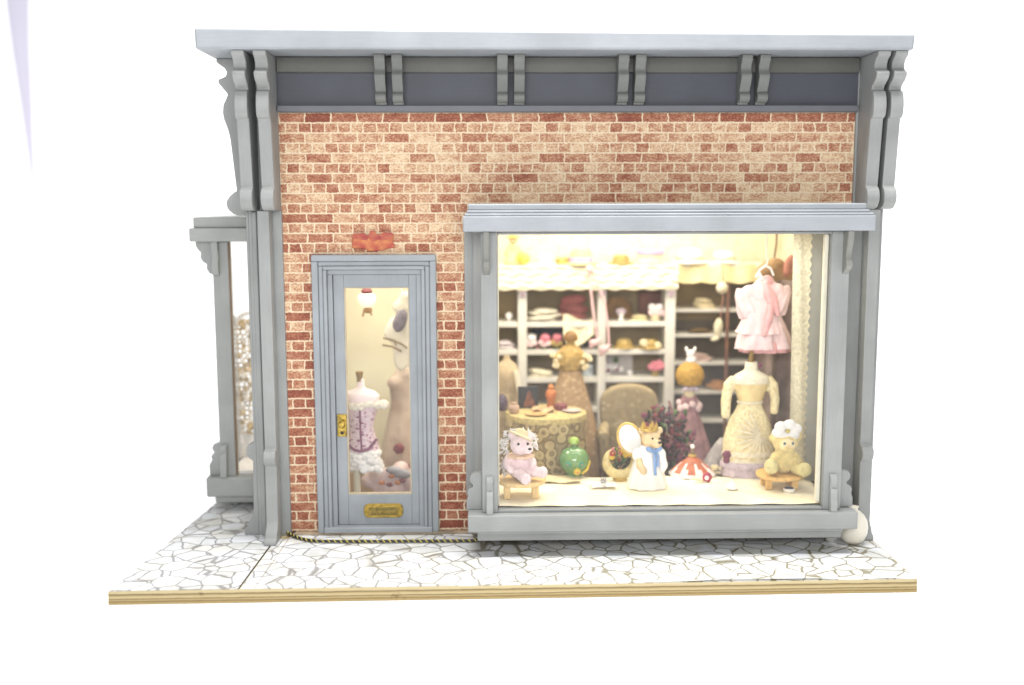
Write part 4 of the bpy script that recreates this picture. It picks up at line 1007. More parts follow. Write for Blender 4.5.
for px, dy, r, m, lb in ((536, -.22, 11, mat('gold_plate', (.58, .36, .15), .4, .15, 9), 'orange tinted plate at the front of the round table'), (572, -.03, 9.5, mat('lilac_plate', (.50, .42, .40), .4, .12, 9), 'pale lilac plate at the right of the round table')):
    b = ontab(px, dy)
    tag(recenter(MB().lathe(b, [(r * .5 * s, 0), (r * s, 1.6 * s), (r * 1.02 * s, 2 * s), (r * .6 * s, .9 * s), (.1 * s, .7 * s)], 24).build('plate', m), b), lb, 'plate')
b = ontab(543, .02)
def crumple(a, c): return b + Vector(((a - .5) * 22 * s, (c - .5) * 22 * s, s * (2.2 + 2 * math.sin(a * 8) * math.sin(c * 6 + 1))))
tag(recenter(MB().grid(crumple, 14, 10).build('folded_scarf', mat('apricot_scarf', (.58, .36, .20), .7, .2, 9)), b), 'apricot scarf heaped in the middle of the round table', 'scarf')

# slanting wooden rod under the table front
a_, b_ = at(540, 454, .78), at(562, 459, .78)
tag(recenter(MB().tube([a_, b_, at(584, 466, .8)], .03, 8).build('wooden_rod', mat('red_brown_wood', (.30, .13, .05), .5, .2, 6)), a_), 'thin red brown wooden rod lying behind the pink bear', 'rod')
o_ = at(556, 478, .86)
tag(recenter(MB().ell(o_, (.22, .10, .15)).ell(o_ + Vector((.12, -.02, .06)), (.12, .09, .10)).ell(o_ + Vector((-.14, 0, .05)), (.1, .08, .09)).build('cloth_bundle', mat('brown_felt', (.17, .10, .05), .9, .25, 14, .5, 30)), o_ - Vector((0, 0, .15))), 'brown cloth bundle on the floor between the pink bear and the green bottle', 'cloth bundle')

# ---- armchair
f = Fig(at(630, 470, 1.75)); f.s *= .9
t = thing('armchair', 'beige upholstered armchair with a rounded back behind the moon ornament', 'armchair', (f.o.x, 1.75, .05))
mb = MB(); pts = []
for i in range(17):
    a = PI * i / 16
    pts.append((f(34 * math.cos(a), 0, 0).x, f(0, 0, 70 + 28 * math.sin(a) ** .7).z))
pts += [(f(-29, 0, 0).x, f(0, 0, 10).z), (f(29, 0, 0).x, f(0, 0, 10).z)]
mb.prism(pts, 'y', 1.85, 2.02)
blob(mb, 'backrest', BEIGE, t, .03, 10)
mb = MB().ell(f(0, -14, 22), f.r(27, 22, 9)); blob(mb, 'seat', BEIGE, t, .03, 4)
for sx_ in (-1, 1):
    mb = MB().tube([f(sx_ * 29, 4, 52), f(sx_ * 32, -10, 48), f(sx_ * 34, -24, 43)], [f.r(6), f.r(7), f.r(7.5)], 12).tube([f(sx_ * 32, -20, 40), f(sx_ * 31, -20, 5)], f.r(6.5), 10).tube([f(sx_ * 30, 2, 46), f(sx_ * 30, 2, 5)], f.r(6.5), 10)
    blob(mb, 'armrest', BEIGE, t, .03, 5)
mb = MB().box(f(-29, 0, 0).x, f(29, 0, 0).x, 1.36, 1.95, .12, f(0, 0, 15).z); mb.build('seat_base', BEIGE, t, bevel=.03)
for ax, ay in ((-25, 1.40), (25, 1.40), (-25, 1.92), (25, 1.92)):
    p = f(ax, 0, 0); MB().lathe((p.x, ay, .052), [(.03, 0), (.045, .07)], 10).build('foot', LOG, t)
mb = MB()
mb.tube([f(-34, -32, 44), f(-35, -33, 40), f(-33, -33, 38)], f.r(.7), 5).tube([f(-27, -32, 46), f(-26, -33, 41), f(-28, -33, 37)], f.r(.7), 5)
mb.build('wire_hooks', SILVER, t)

# ---- dark bouquet in a stand
f = Fig(at(666, 480, 1.05)); f.o.z = max(f.o.z, .05)
t = thing('flower_arrangement', 'tall arrangement of dark purple and red flowers behind the fairy bear', 'flowers', (f.o.x, 1.05, .05))
k0 = f(0, 0, 0)
MB().lathe((f.o.x, 1.05, .052), [(.16, 0), (.17, .03), (.10, .10), (.14, .3), (.17, .40), (.15, .42)], 18).build('vase', mat('dark_vase', (.05, .035, .03), .4, .1, 6), t)
mb = MB(); rr = random.Random(9)
for i in range(300):
    while True:
        p = Vector((rr.uniform(-1, 1), rr.uniform(-1, 1), rr.uniform(-1, 1)))
        if .25 < p.length < 1: break
    q = f(p.x * 32 - 2, p.y * 16, 46 + p.z * 33 - (8 if abs(p.x) > .7 else 0))
    mb.k = rr.choice([0, 0, 0, 0, 0, 1, 2, 2, 3])
    if mb.k == 0 or mb.k == 3:
        mb.ell(q, f.r(rr.uniform(3, 5.5), 1.2, rr.uniform(1.4, 2.4)), Euler((rr.uniform(0, 6), rr.uniform(0, 6), rr.uniform(0, 6))), 6, 4)
    else: mb.flower(q, f.r(rr.uniform(2.2, 3.8)), (p.x, -1, p.z), 5)
for i in range(14):
    a = rr.uniform(0, 6); mb.k = 0
    mb.tube([(f.o.x, 1.05, .40), f(math.cos(a) * 14, math.sin(a) * 10, rr.uniform(25, 50))], .012, 5)
mb.build('blooms', [DKLEAF, PURP, WINE, GREEN], t)
MB().tube([f(3, 8, 82), f(9, 8, 62), f(14, 6, 30)], [f.r(1.2)] * 3, 6).build('trailing_ribbon', mat('rose_ribbon', (.36, .16, .18), .6, .15, 8), t)
# ------------------------------------------------------------------ white shelf cabinet along the back
KY, KB = 2.6, 3.12
K = thing('shelf_cabinet', 'white shelf cabinet with a draped cream valance along the back wall', 'shelf cabinet', (.2, KY, .05))
ups = ((-1.45, -1.33), (-.443, -.322), (.655, .765), (1.585, 1.722))
for a, b in ups:
    MB().box(a, b, KY, KB, .052, 2.88).build('upright', WHITEP, K, bevel=.01)
ZS = (2.145, 1.76, 1.37, .95)
for i in range(3):
    for z in ZS:
        MB().box(ups[i][1], ups[i + 1][0], KY + .02, KB, z - .07, z).build('shelf', WHITEP, K, bevel=.006)
MB().box(-1.45, 1.722, KB + .002, KB + .03, .052, 2.88).build('back_panel', OLIVE, K, smooth=False)
MB().box(-1.47, 1.745, KY - .03, KB + .03, 2.881, 2.925).build('top_board', WHITEP, K, bevel=.01)
def val(a, b):
    x = -1.46 + 3.2 * a; z = 2.905 - .30 * b
    sw = abs(math.sin(x * PI / .25))
    d = .03 * math.sin(x * 2 * PI / .25 + 6 * b) * math.sin(PI * b) + .02 * math.sin(b * 22 + 2 * sw)
    return (x, KY - .055 - .03 * b - d * .5, z - (.018 * sw if b > .92 else 0) + .012 * math.sin(x * 2 * PI / .25) * math.sin(PI * b))
MB().grid(val, 220, 20).build('valance', mat('ivory_satin', (.76, .70, .52), .5, .04, 5, spec=.3), K, sharp=80)
for a, b in ups[1:]:
    mb = MB(); mb.flower(((a + b) / 2, KY - .03, 2.535), .055, (0, -1, 0), 6, 1); mb.build('rosette', [LILACL, PURP], K)

def on(px, py_shelf, y):
    return at(px, py_shelf, y)
def heap(name, label, cat, c, w, d, h, m, seed=0, grp=None, n=4):
    rr = random.Random(seed); mb = MB()
    for i in range(n):
        k = i / max(1, n - 1)
        mb.ell(Vector(c) + Vector((rr.uniform(-.12, .12) * w, rr.uniform(-.1, .1) * d, h * (.12 + .8 * k * .9))), (w * .5 * (1 - .25 * k), d * .5, h * .62 / n + .012), E_(rr.uniform(-6, 6), rr.uniform(-9, 9), rr.uniform(-20, 20)), 16, 8)
    return tag(recenter(mb.build(name, m), c), label, cat, grp)
def hat(label, c, r, h, m, band=None, brim=.28, tilt=(0, 0), flowers=None):
    t = thing('hat', label, 'hat', c); R = Euler((tilt[0], tilt[1], 0)).to_matrix()
    MB().lathe(c, [(r * .98, .0), (r, .012), (r * .62, .03), (r * .58, h * .7), (r * .45, h * .96), (r * .1, h)], 26, rot=R, wob=lambda a, k: 1 + .03 * math.sin(3 * a)).build('straw_body', m, t)
    if band: MB().lathe(Vector(c) + R @ Vector((0, 0, .032)), [(r * .64, 0), (r * .645, h * .32), (r * .60, h * .33)], 26, rot=R).build('band', band, t)
    if flowers:
        mb = MB(); rr = random.Random(int(r * 1000))
        for i in range(5): mb.flower(Vector(c) + R @ Vector((rr.uniform(-.6, .6) * r, -r * .6, h * .5 + rr.uniform(-.1, .3) * h)), r * .3, (rr.uniform(-.5, .5), -1, .4), 5)
        mb.build('flowers', flowers, t)
    return t
TOPZ = 2.927
def top(px, y=2.75):
    p = at(px, 266, y); return Vector((p.x, y, TOPZ))
# on top of the cabinet
f = Fig(top(513, 2.72)); f.o.z = TOPZ
t = thing('doll', 'yellow dressed doll standing at the left end of the cabinet top', 'doll', f.o)
mb = MB(); gown_lathe(mb, f, [(9, 0), (9.5, 2), (6, 10), (4.5, 14), (5.5, 18), (3, 21)], .8, 7, .06); mb.ell(f(-6, -1, 14), f.r(2.6, 2.6, 6), E_(0, 20, 0)).ell(f(7, -1, 15), f.r(2.6, 2.6, 6), E_(0, -30, 0))
blob(mb, 'dress', YPALE, t, .018, 3)
MB().ell(f(0, 0, 25), f.r(4.4)).build('head', SKIN, t)
MB().lathe(f(0, 0, 27), [(f.r(7.5), 0), (f.r(7.7), f.r(.7)), (f.r(4), f.r(1.6)), (f.r(3), f.r(4.5)), (f.r(.6), f.r(5))], 18).build('hat', YEL, t)
f = Fig(top(523, 2.66)); f.o.z = TOPZ
tag(recenter(MB().ell(f(0, 0, 6.5), f.r(7, 6, 6.6)).flower(f(-2, -6, 9), f.r(3), (0, -1, .2), 5).build('flower_ball', mat('bright_yellow_puff', (.80, .68, .12), .8, .12, 16, .6, 40)), f.o), 'bright yellow puff ball in front of the yellow doll on the cabinet top', 'ball')
hat('white and pink rounded hat on the cabinet top beside the yellow puff ball', top(545), .17, .16, mat('pinkish_white_felt', (.80, .70, .68), .8, .06, 9), LILACL)
hat('low golden hat on the cabinet top between two larger hats', top(563, 2.8), .16, .10, STRAW, GOLD)
hat('wide straw hat with a lavender band on the cabinet top', top(581, 2.74), .26, .22, mat('pale_straw', (.70, .58, .28), .8, .14, 24, .7, 60), LILAC)
hat('flat olive straw hat at the middle of the cabinet top', top(621), .19, .13, mat('olive_straw', (.40, .30, .08), .8, .2, 24, .7, 60), STRAW)
c = top(650)
t = thing('hat_box', 'round cream hat box with a lavender lid at the right end of the cabinet top', 'hat box', c)
MB().lathe(c, [(.17, 0), (.18, .01), (.18, .14)], 28).build('box_body', mat('cream_card', (.74, .66, .44), .7, .06, 7), t)
MB().lathe(c + Vector((0, 0, .141)), [(.20, 0), (.20, .055), (.19, .062), (.02, .066)], 28).build('lid', LILAC, t)
MB().lathe(c + Vector((0, 0, .03)), [(.182, 0), (.183, .035), (.181, .036)], 28).build('ribbon', LILACL, t)
# hanging ballet slippers
f = Fig(at(600, 344, KY - .2)); t = thing('ballet_slippers', 'pair of pale pink ballet slippers hanging by ribbons from the cabinet front', 'shoes', f.o)
SL = mat('slipper_pink', (.72, .48, .48), .5, .1, 9)
for a, c, an in ((-5, 1, -38), (5, -6, -48)):
    q = E_(0, an, 0)
    mb = MB().ell(f(a, 0, c), f.r(8.5, 3, 3.0), q, 14, 8).ell(f(a - 3, -.6, c + 1), f.r(4, 3, 3), q, 10, 6)
    blob(mb, 'slipper', SL, t, .012, 3)
mb = MB().tube([f(-3, 0, 6), f(-6, 1, 24), f(-9, 2, 50), f(-12, 4, 78)], f.r(1.3), 6).tube([f(9, 0, 0), f(8, 1, 20), f(4, 1, 44), f(-8, 3, 76)], f.r(1.2), 6)
mb.flower(f(-11, 2, 76), f.r(4.5), (0, -1, .2), 5)
mb.build('ribbon', SL, t)
# shelf items, top row
y = 2.78
heap('folded_linen', 'pile of folded white and black edged cloths on the top left shelf', 'linen', (*at(544, 322, y).xy, 2.147), .46, .3, .17, mat('cream_grey_linen', (.70, .66, .54), .85, .14, 12), 3, n=5)
f = Fig(at(577, 322, KY + .06)); f.o.z = 2.15
def bl(a, b):
    x = -14 + 30 * a; drop = max(0, b - .3)
    return f(x, 6 - 14 * b - 2 * math.sin(a * 9), 3 + 4 * math.sin(a * 5 + 1) * (1 - b) - drop * (30 + 10 * math.sin(a * 4)))
tag(recenter(MB().grid(bl, 24, 16).build('lace_blouse', mat('cream_lace_blouse', (.76, .70, .48), .85, .1, 14, .5, 40)), f.o), 'cream lace blouse hanging over the edge of the top left shelf', 'blouse')
heap('red_cushion', 'dark pink cushions at the back of the top left shelf', 'cushion', (*at(570, 322, 3.0).xy, 2.147), .5, .16, .32, mat('dusky_pink_cushion', (.40, .11, .10), .8, .2, 7), 5, n=3)
for px, m, fm, lb in ((530, WHITE, PINKL, 'white flowered hat at the left of the second shelf'), (544, PINKF, PINKL, 'pink flowered hat on the second shelf beside the white one'), (556, mat('rose_pink_felt', (.62, .20, .24), .8, .15, 12), STRAW, 'rose pink hat on the second shelf behind the golden bodice')):
    hat(lb, Vector((*at(px, 351, y).xy, 1.762)), .13, .22, m, GREEN, tilt=(.5, .1), flowers=fm)
heap('black_fabric', 'dark cloth pile at the back of the second left shelf', 'cloth', (*at(558, 351, 3.02).xy, 1.762), .9, .12, .26, mat('dark_cloth', (.03, .03, .04), .9, .1, 9), 6, n=3)
heap('white_scarf', 'pale scarf on the third left shelf beside the tan gown', 'scarf', (*at(541, 378, y).xy, 1.372), .38, .25, .09, mat('ivory_scarf', (.76, .70, .52), .8, .1, 10), 7, n=3)
heap('blue_cloth', 'pale blue cloth on the third left shelf right of the tan gown', 'cloth', (*at(589, 378, y).xy, 1.372), .17, .22, .15, mat('pale_blue_cloth', (.56, .62, .66), .8, .1, 10), 8, n=3)
t_ = Vector((*at(509, 322, y).xy, 2.147))
tag(recenter(MB().ell(t_ + Vector((0, 0, .07)), .05).lathe(t_, [(.04, 0), (.015, .02), (.012, .05)], 12).build('pearl_pin', CHINA), t_), 'tiny pearl topped pin on the top shelf at the left edge', 'pin')
heap('lilac_cloth', 'pale lilac cloth on the second shelf at the left edge', 'cloth', (*at(507, 351, y).xy, 1.762), .26, .25, .10, mat('pale_lilac_cloth', (.66, .58, .60), .8, .08, 10), 9, n=3)
# right compartment
f = Fig(Vector((*at(621, 322, y).xy, 2.147)))
t = thing('flower_urn', 'little cream urn with a pink top on the top right shelf', 'urn', f.o)
MB().lathe(f(0, 0, 0), [(f.r(3), 0), (f.r(3.4), f.r(1)), (f.r(1.6), f.r(3)), (f.r(3.4), f.r(6)), (f.r(3.6), f.r(7))], 16).build('urn_body', CHINA, t)
mb = MB().ell(f(0, 0, 9), f.r(5.5, 4.5, 3.4)).flower(f(1, -3, 10), f.r(3), (0, -1, .3), 5); mb.build('pink_top', LILACL, t)
f = Fig(Vector((*at(655, 322, y - .05).xy, 2.147)))
t = thing('flower_urn', 'cream pot with pink and white blooms at the right of the top right shelf', 'flower pot', f.o)
MB().lathe(f(0, 0, 0), [(f.r(3.6), 0), (f.r(5.2), f.r(3)), (f.r(5), f.r(6)), (f.r(4), f.r(7))], 16).build('pot', CREAM, t)
mb = MB()
for a, c, k in ((-4, 9, 0), (3, 9, 0), (0, 13, 1), (-4, 14, 1), (4, 14, 1), (7, 8, 0)):
    mb.k = k; mb.flower(f(a, -3, c), f.r(4.2), (a * .1, -1, .3), 5)
mb.build('blooms', [PINKL, WHITE], t)
heap('lace_roll', 'flat cream lace in the middle of the top right shelf', 'lace', (*at(638, 322, y).xy, 2.147), .3, .2, .06, mat('cream_lace_roll', (.70, .62, .36), .8, .1, 16), 10, n=2)
b = Vector((*at(657, 322, 3.0).xy, 2.147))
tag(recenter(MB().box(b.x - .26, b.x + .17, 2.98, 3.08, 2.147, 2.52).build('wine_box', mat('wine_red_box', (.15, .045, .03), .6, .15, 5), bevel=.01), b), 'dark wine red box at the back of the top right shelf', 'box')
b = Vector((*at(617, 322, 3.02).xy, 2.147))
tag(recenter(MB().lathe(b, [(.2, 0), (.22, .05), (.2, .22), (.1, .3), (.02, .31)], 20, sy=.3).build('brown_bonnet', mat('brown_bonnet', (.24, .12, .03), .7, .2, 8)), b), 'brown rounded bonnet at the back of the top right shelf', 'hat')
hat('flat golden straw hat at the left of the second right shelf', Vector((*at(624, 351, y).xy, 1.762)), .185, .13, STRAW, mat('straw_band', (.50, .34, .10), .7))
hat('flat golden straw hat at the right of the second right shelf', Vector((*at(649, 351, y - .04).xy, 1.762)), .19, .125, STRAW, mat('straw_band', (.50, .34, .10), .7), flowers=CREAM)
b = Vector((*at(612, 378, y).xy, 1.372))
t = thing('flower_box', 'grey lilac card box with purple and white blossoms on the third right shelf', 'box', b)
MB().box(b.x - .14, b.x + .30, 2.86, 3.02, 1.372, 1.66).build('card', mat('grey_lilac_card', (.46, .42, .40), .8, .1, 4), t, bevel=.006)
mb = MB(); rr = random.Random(12)
for i in range(10):
    mb.k = 0 if i % 4 else 1
    mb.flower((b.x + rr.uniform(-.13, .3), 2.80, 1.40 + rr.uniform(.0, .11)), .05, (rr.uniform(-.4, .4), -1, .4), 5)
mb.k = 2; mb.flower((b.x + .06, 2.84, 1.58), .05, (0, -1, 0), 5)
mb.build('blossoms', [WHITE, PURP, GREEN], t)
f = Fig(Vector((*at(655, 378, y - .1).xy, 1.372)))
t = thing('flower_urn', 'cream pot with bright pink blooms at the right of the third right shelf', 'flower pot', f.o)
MB().lathe(f(0, 0, 0), [(f.r(2.6), 0), (f.r(4), f.r(3)), (f.r(3.6), f.r(6))], 14).build('pot', STRAW, t)
mb = MB()
for a, c in ((-5, 10), (0, 9), (5, 10), (-2, 13), (4, 14), (8, 11)): mb.flower(f(a, -3, c), f.r(4), (a * .1, -1, .3), 5)
mb.build('blooms', PINKF, t)

# ------------------------------------------------------------------ darker shelf unit to the right
SU = thing('shelf_unit', 'dark backed shelf unit with thin white shelves to the right of the cabinet', 'shelf unit', (2.5, 2.95, .05))
sx0, sx1 = 1.76, 3.33
MB().box(sx0, sx1, 3.24, 3.27, .052, 2.8).build('back_panel', DARKB, SU, smooth=False)
MB().box(sx0, 2.5, 3.225, 3.239, 2.1, 2.8).build('back_panel', OLIVE, SU, smooth=False)
for py in (309, 334, 362, 391, 420):
    z = at(700, py, 2.85).z
    MB().box(sx0, sx1, 2.85, 3.222, z - .045, z).build('shelf', WHITEP, SU, bevel=.006)
xp = at(727, 330, 2.85).x
MB().box(xp - .022, xp + .022, 2.83, 2.849, .052, 2.8).build('post', mat('red_brown_post', (.30, .15, .10), .5, .2, 6), SU, bevel=.006)
def val2(a, b):
    x = sx0 + (sx1 - sx0) * a; z = at(700, 264, 2.8).z - .24 * b
    return (x, 2.78 - .04 * b - .02 * math.sin(x * 19), z - (.03 * abs(math.sin(x * 9)) if b > .9 else 0))
MB().grid(val2, 90, 8).build('valance', mat('gold_cream_satin', (.74, .64, .36), .6, .12, 4), SU, sharp=80)
tz = at(700, 264, 2.8).z
MB().box(sx0, sx1, 2.79, 3.235, tz - .04, tz + .005).build('top_board', WHITEP, SU, bevel=.01)
# side shelves going along the right wall
SW = thing('wall_shelves', 'cream slanting shelves along the right wall behind the hanging pink dress', 'shelves', (3.2, 2.2, .05))
for py in (305, 325, 350, 378):
    z = at(735, py, 2.6).z
    MB().box(2.75, 3.35, 1.5, 2.72, z - .05, z).build('shelf', CREAMP, SW, bevel=.006)
MB().box(3.30, 3.352, 1.5, 2.72, .052, 2.75).build('side_panel', DARKB, SW, smooth=False)
def shz(py, k=700, y=2.85): return at(k, py, y).z
def son(px, py, y=2.98):
    p = at(px, py, y); return Vector((p.x, y, shz(py) + .002))
for i, (px, py, w, h, m, lb, nm, ct) in enumerate((
    (703, 309, .34, .13, CREAM, 'cream flower heap on the top shelf right of the cabinet', 'flower_heap', 'flowers'),
    (700, 362, .36, .10, mat('pink_white_fold', (.68, .50, .44), .8, .14, 10), 'pinkish folded cloth on the shelf behind the gold hat', 'folded_cloth', 'linen'),
    (716, 391, .3, .12, mat('orange_tan_fold', (.50, .26, .12), .8, .14, 10), 'orange tan folded cloth between the gold hat and the cream gown', 'folded_cloth', 'linen'),
    (699, 334, .34, .06, mat('brown_fold', (.16, .10, .04), .8, .14, 10), 'brown folded cloth on the second shelf right of the cabinet', 'folded_cloth', 'linen'))):
    heap(nm, lb, ct, son(px, py), w, .22, h, m, 20 + i, n=4)
for i, (px, py, w, h, m, lb, nm, ct) in enumerate((
    (738, 305, .50, .24, CREAM, 'cream ruffled bonnet heap on the top wall shelf left of the hanging dress', 'bonnet', 'hat'),
    (742, 325, .42, .11, mat('white_fold', (.76, .72, .58), .8, .1, 10), 'white folded lace on the second wall shelf left of the hanging dress', 'folded_lace', 'linen'),
    (736, 350, .55, .24, mat('pale_yellow_fold', (.70, .62, .36), .8, .14, 10), 'pale yellow gathered cloth on the third wall shelf above the cream gown', 'gathered_cloth', 'linen'))):
    p = at(px, py, 2.45); p.z = at(735, py, 2.6).z + .002; p.x = max(p.x, 2.9)
    heap(nm, lb, ct, p, w, .3, h, m, 30 + i, n=5)
f = Fig(at(719, 338, 2.6)); t = thing('pompom_garland', 'cream pompoms and a white tassel hanging beside the red brown shelf post', 'ornament', f.o)
IV = mat('ivory_wool', (.76, .70, .52), .85, .1, 16, .8, 50)
MB().ell(f(2, 0, 51), f.r(6, 4, 6)).flower(f(2, -3, 51), f.r(4), (0, -1, 0), 6).build('pompom', IV, t)
mb = MB().ell(f(-1, 0, 11), f.r(5, 3.5, 10), E_(0, 6, 0)).ell(f(-4, 0, -1), f.r(5.5, 3, 2.4), E_(0, -10, 0)); blob(mb, 'tassel', IV, t, .018, 3)
MB().tube([f(2, 1, 78), f(3, 0, 56), f(3, 0, 40), f(1, 0, 18)], f.r(.6), 6).build('red_string', mat('dull_red_string', (.40, .20, .15), .7), t)
# white things above the unit
for px, py, r, h, m, lb in ((690, 262, .30, .2, WHITE, 'large white hat on top of the dark shelf unit next to the cabinet'), (724, 262, .25, .17, WHITE, 'smaller white hat on top of the dark shelf unit behind the hanging dress'),):
    p = at(px, py, 3.0); p.z = tz + .006
    hat(lb, p, r, h, m, CREAM)
# hats hanging high at the right
f = Fig(at(778, 262, 1.6)); t = thing('garment_bundle', 'brown and coral garments hung high behind the pink dress hanger', 'garments', f.o)
mb = MB().ell(f(-8, 0, -6), f.r(16, 7, 9), E_(0, -24, 0)).ell(f(4, 3, -14), f.r(14, 7, 14), E_(0, 20, 0)); blob(mb, 'brown_garment', mat('tan_brown_garment', (.42, .26, .12), .8, .2, 7, .4, 20), t, .03, 4)
mb = MB().ell(f(10, -4, -4), f.r(6, 5, 13), E_(0, 15, 0)); blob(mb, 'coral_garment', mat('coral_garment', (.56, .24, .17), .8, .2, 7), t, .03, 4)
MB().tube([f(-4, 0, 2), f(-2, 0, 20), f(-2, 0, 60)], .012, 5).build('cord', LOG, t)
# mauve brown curtain behind the cream gown
def cur(a, b):
    x = 2.45 + .9 * a; return (x, 1.15 + .10 * math.sin(a * 20) + .12 * a, .06 + 2.75 * b)
tag(recenter(MB().grid(cur, 60, 8).build('curtain', mat('mauve_brown_curtain', (.36, .27, .23), .85, .2, 5)), (2.45, 1.15, .06)), 'mauve brown curtain hanging behind the pink dress and cream gown', 'curtain')
f = Fig(at(722, 470, .95)); 
mb = MB(); gown_lathe(mb, f, [(24, -20), (22, 0), (16, 14), (9, 26), (3, 34)], .7, 9, .1)
tag(recenter(mb.build('grey_shawl', mat('grey_white_net', (.42, .39, .38), .85, .25, 8, .5, 20), sharp=80), f(0, 0, -20)), 'grey white net shawl heaped beside the purple flowers of the cream gown', 'shawl')

# ------------------------------------------------------------------ behind the door
f = Fig(at(363, 497, .55)); f.o.z = .055
bz = at(363, 497, .55); f.o = Vector((bz.x, .55, .055)); k0 = (at(363, 497, .55).z - .055) / f.s
t = thing('corset_form', 'lilac printed corset with white ruffles on a dress form behind the door glass', 'dress form', f.o)
g = lambda prof: [(r, z + k0) for r, z in prof]
mb = MB(); gown_lathe(mb, f, g([(18.5, 48), (17.5, 54), (14, 65), (12, 73), (13.5, 82), (17, 92), (17.5, 96)]), .62, 6, .02)
mb.build('corset', CORS, t)
mb = MB(); gown_lathe(mb, f, g([(16, 94), (18.5, 100), (19, 106), (14, 111), (6, 113.5), (4, 116), (3.8, 122), (2, 124)]), .6); mb.build('bust', mat('pale_pink_bust', (.80, .66, .66), .6, .05, 5), t)
mb = MB(); rr = random.Random(6)
for i in range(26):
    a = -PI * rr.random(); mb.ell(f(18 * math.cos(a), 11 * math.sin(a), k0 + 97 + rr.uniform(-2.5, 2.5)), f.r(4, 3, 3.2), None, 8, 6)
mb.ell(f(23, -2, k0 + 97), f.r(6, 5, 5), None, 12, 8)
mb.build('neck_ruffle', mat('cream_ruffle', (.78, .72, .62), .85, .1, 22, .6, 50), t)
mb = MB()
for i in range(60):
    a = -PI * rr.random() * 1.0; k = rr.random(); mb.ell(f((16 + 3 * k) * math.cos(a), 11 * math.sin(a), k0 + 48 - 18 * k + rr.uniform(-1, 1)), f.r(4.6, 3.4, 3.6), None, 8, 6)
gown_lathe(mb, f, g([(14, 30), (17, 36), (16.5, 50)]), .6)
mb.build('white_ruffles', WHITE, t)
mb = MB()
mb.tube([f(0, -11.2, k0 + 96), f(0, -9.6, k0 + 74), f(1, -11, k0 + 52)], f.r(1.1), 6)
mb.tube([f(-15, -5, k0 + 58), f(-6, -11, k0 + 52), f(0, -12, k0 + 51)], f.r(1.5), 6).tube([f(16, -5, k0 + 62), f(8, -11, k0 + 53), f(0, -12, k0 + 51)], f.r(1.5), 6)
for i in range(6): mb.ell(f(2 * (-1) ** i, -11.4, k0 + 56 + 6 * i), f.r(2, .8, .9), None, 8, 5)
mb.build('lacing', mat('plum_lacing', (.22, .08, .14), .6), t)
MB().lathe(f(-6, 2, 0), [(f.r(9), 0), (f.r(9), f.r(1)), (f.r(3.6), f.r(2)), (f.r(3.4), f.r(k0 + 34))], 16).build('stand', CREAMP, t)
MB().lathe(f(-1, 0, k0 + 121), [(f.r(3.6), 0), (f.r(2.4), f.r(1.2)), (f.r(4), f.r(9)), (f.r(3.6), f.r(10)), (f.r(.5), f.r(10.2))], 14).build('finial', mat('dark_gold_wood', (.22, .13, .03), .4), t)

f = Fig(at(367, 304, 1.0)); f.s *= .9
t = thing('hanging_lamp', 'round white hanging lamp with a maroon cap high behind the door glass', 'lamp', f.o)
MB().lathe(f(0, 0, -4), [(f.r(3), 0), (f.r(8), f.r(2.5)), (f.r(10.5), f.r(8)), (f.r(10), f.r(13)), (f.r(7), f.r(16))], 22).build('globe', LAMP, t)
MB().lathe(f(0, 0, 12), [(f.r(5.5), 0), (f.r(6.5), f.r(2.6)), (f.r(3.6), f.r(6)), (f.r(1), f.r(7))], 18).build('cap', WINE, t)
MB().tube([f(0, 0, 19), (f.o.x, 1.0, 4.099)], .012, 6).build('chain', GOLD, t)
mb = MB().ell(f(1, 0, -7), f.r(5, 4, 3.6)).tube([f(-3, 0, -6), f(-5, 0, -14)], f.r(1.2), 6).tube([f(3, 0, -6), f(5, 0, -13)], f.r(1.2), 6); mb.build('tassels', mat('tan_tassel', (.38, .22, .10), .8), t)
f = Fig(at(400, 321, 1.3))
t = thing('hanging_hat', 'grey purple felt hat hanging against white tulle behind the upper right of the door glass', 'hat', f.o)
mb = MB().ell(f(0, 0, 0), f.r(7, 4, 12), E_(0, 18, 0)).ell(f(3, -1, 6), f.r(5, 4, 6)); blob(mb, 'felt', GREY, t, .02, 3)
mb = MB().ell(f(3, 4, 14), f.r(12, 4, 9)).ell(f(8, 5, -8), f.r(6, 4, 22)).ell(f(7, 5, 24), f.r(9, 5, 6)).ell(f(3, 6, -28), f.r(12, 4, 26), E_(0, 8, 0)).ell(f(-6, 6, -8), f.r(10, 3, 16), E_(0, 30, 0)); blob(mb, 'white_tulle', mat('cream_tulle', (.74, .70, .60), .9, .12, 4, .5, 12), t, .03, 5)
mb = MB().tube([f(-17, -2, -17), f(-8, -1, -19), f(2, 0, -24), f(7, 0, -28)], f.r(1), 6).tube([f(-18, -2, -24), f(-8, -1, -26), f(1, 0, -31)], f.r(1), 6).tube([f(-6, -1, -20), f(-4, -1, -25)], f.r(.7), 6); mb.build('brown_twig', mat('brown_braid', (.22, .15, .10), .7), t)
MB().tube([f(2, 4, 24), (f(2, 0, 0).x, f.o.y, 4.099)], .01, 5).build('thread', WHITE, t)
f = Fig(at(405, 470, 1.55))
t = thing('gown_form', 'brown mauve draped gown behind the right side of the door glass', 'dress form', (f.o.x, 1.55, .055))
mb = MB(); gown_lathe(mb, f, [(30, -40), (27, 0), (20, 40), (15, 62), (13, 74), (15, 86), (14, 96), (8, 103), (5, 108)], .75, 7, .09)
mb.ell(f(-8, -8, 92), f.r(9, 6, 7)).ell(f(6, -6, 100), f.r(9, 6, 6)); blob(mb, 'gown', MAUVE, t, .03, 5)
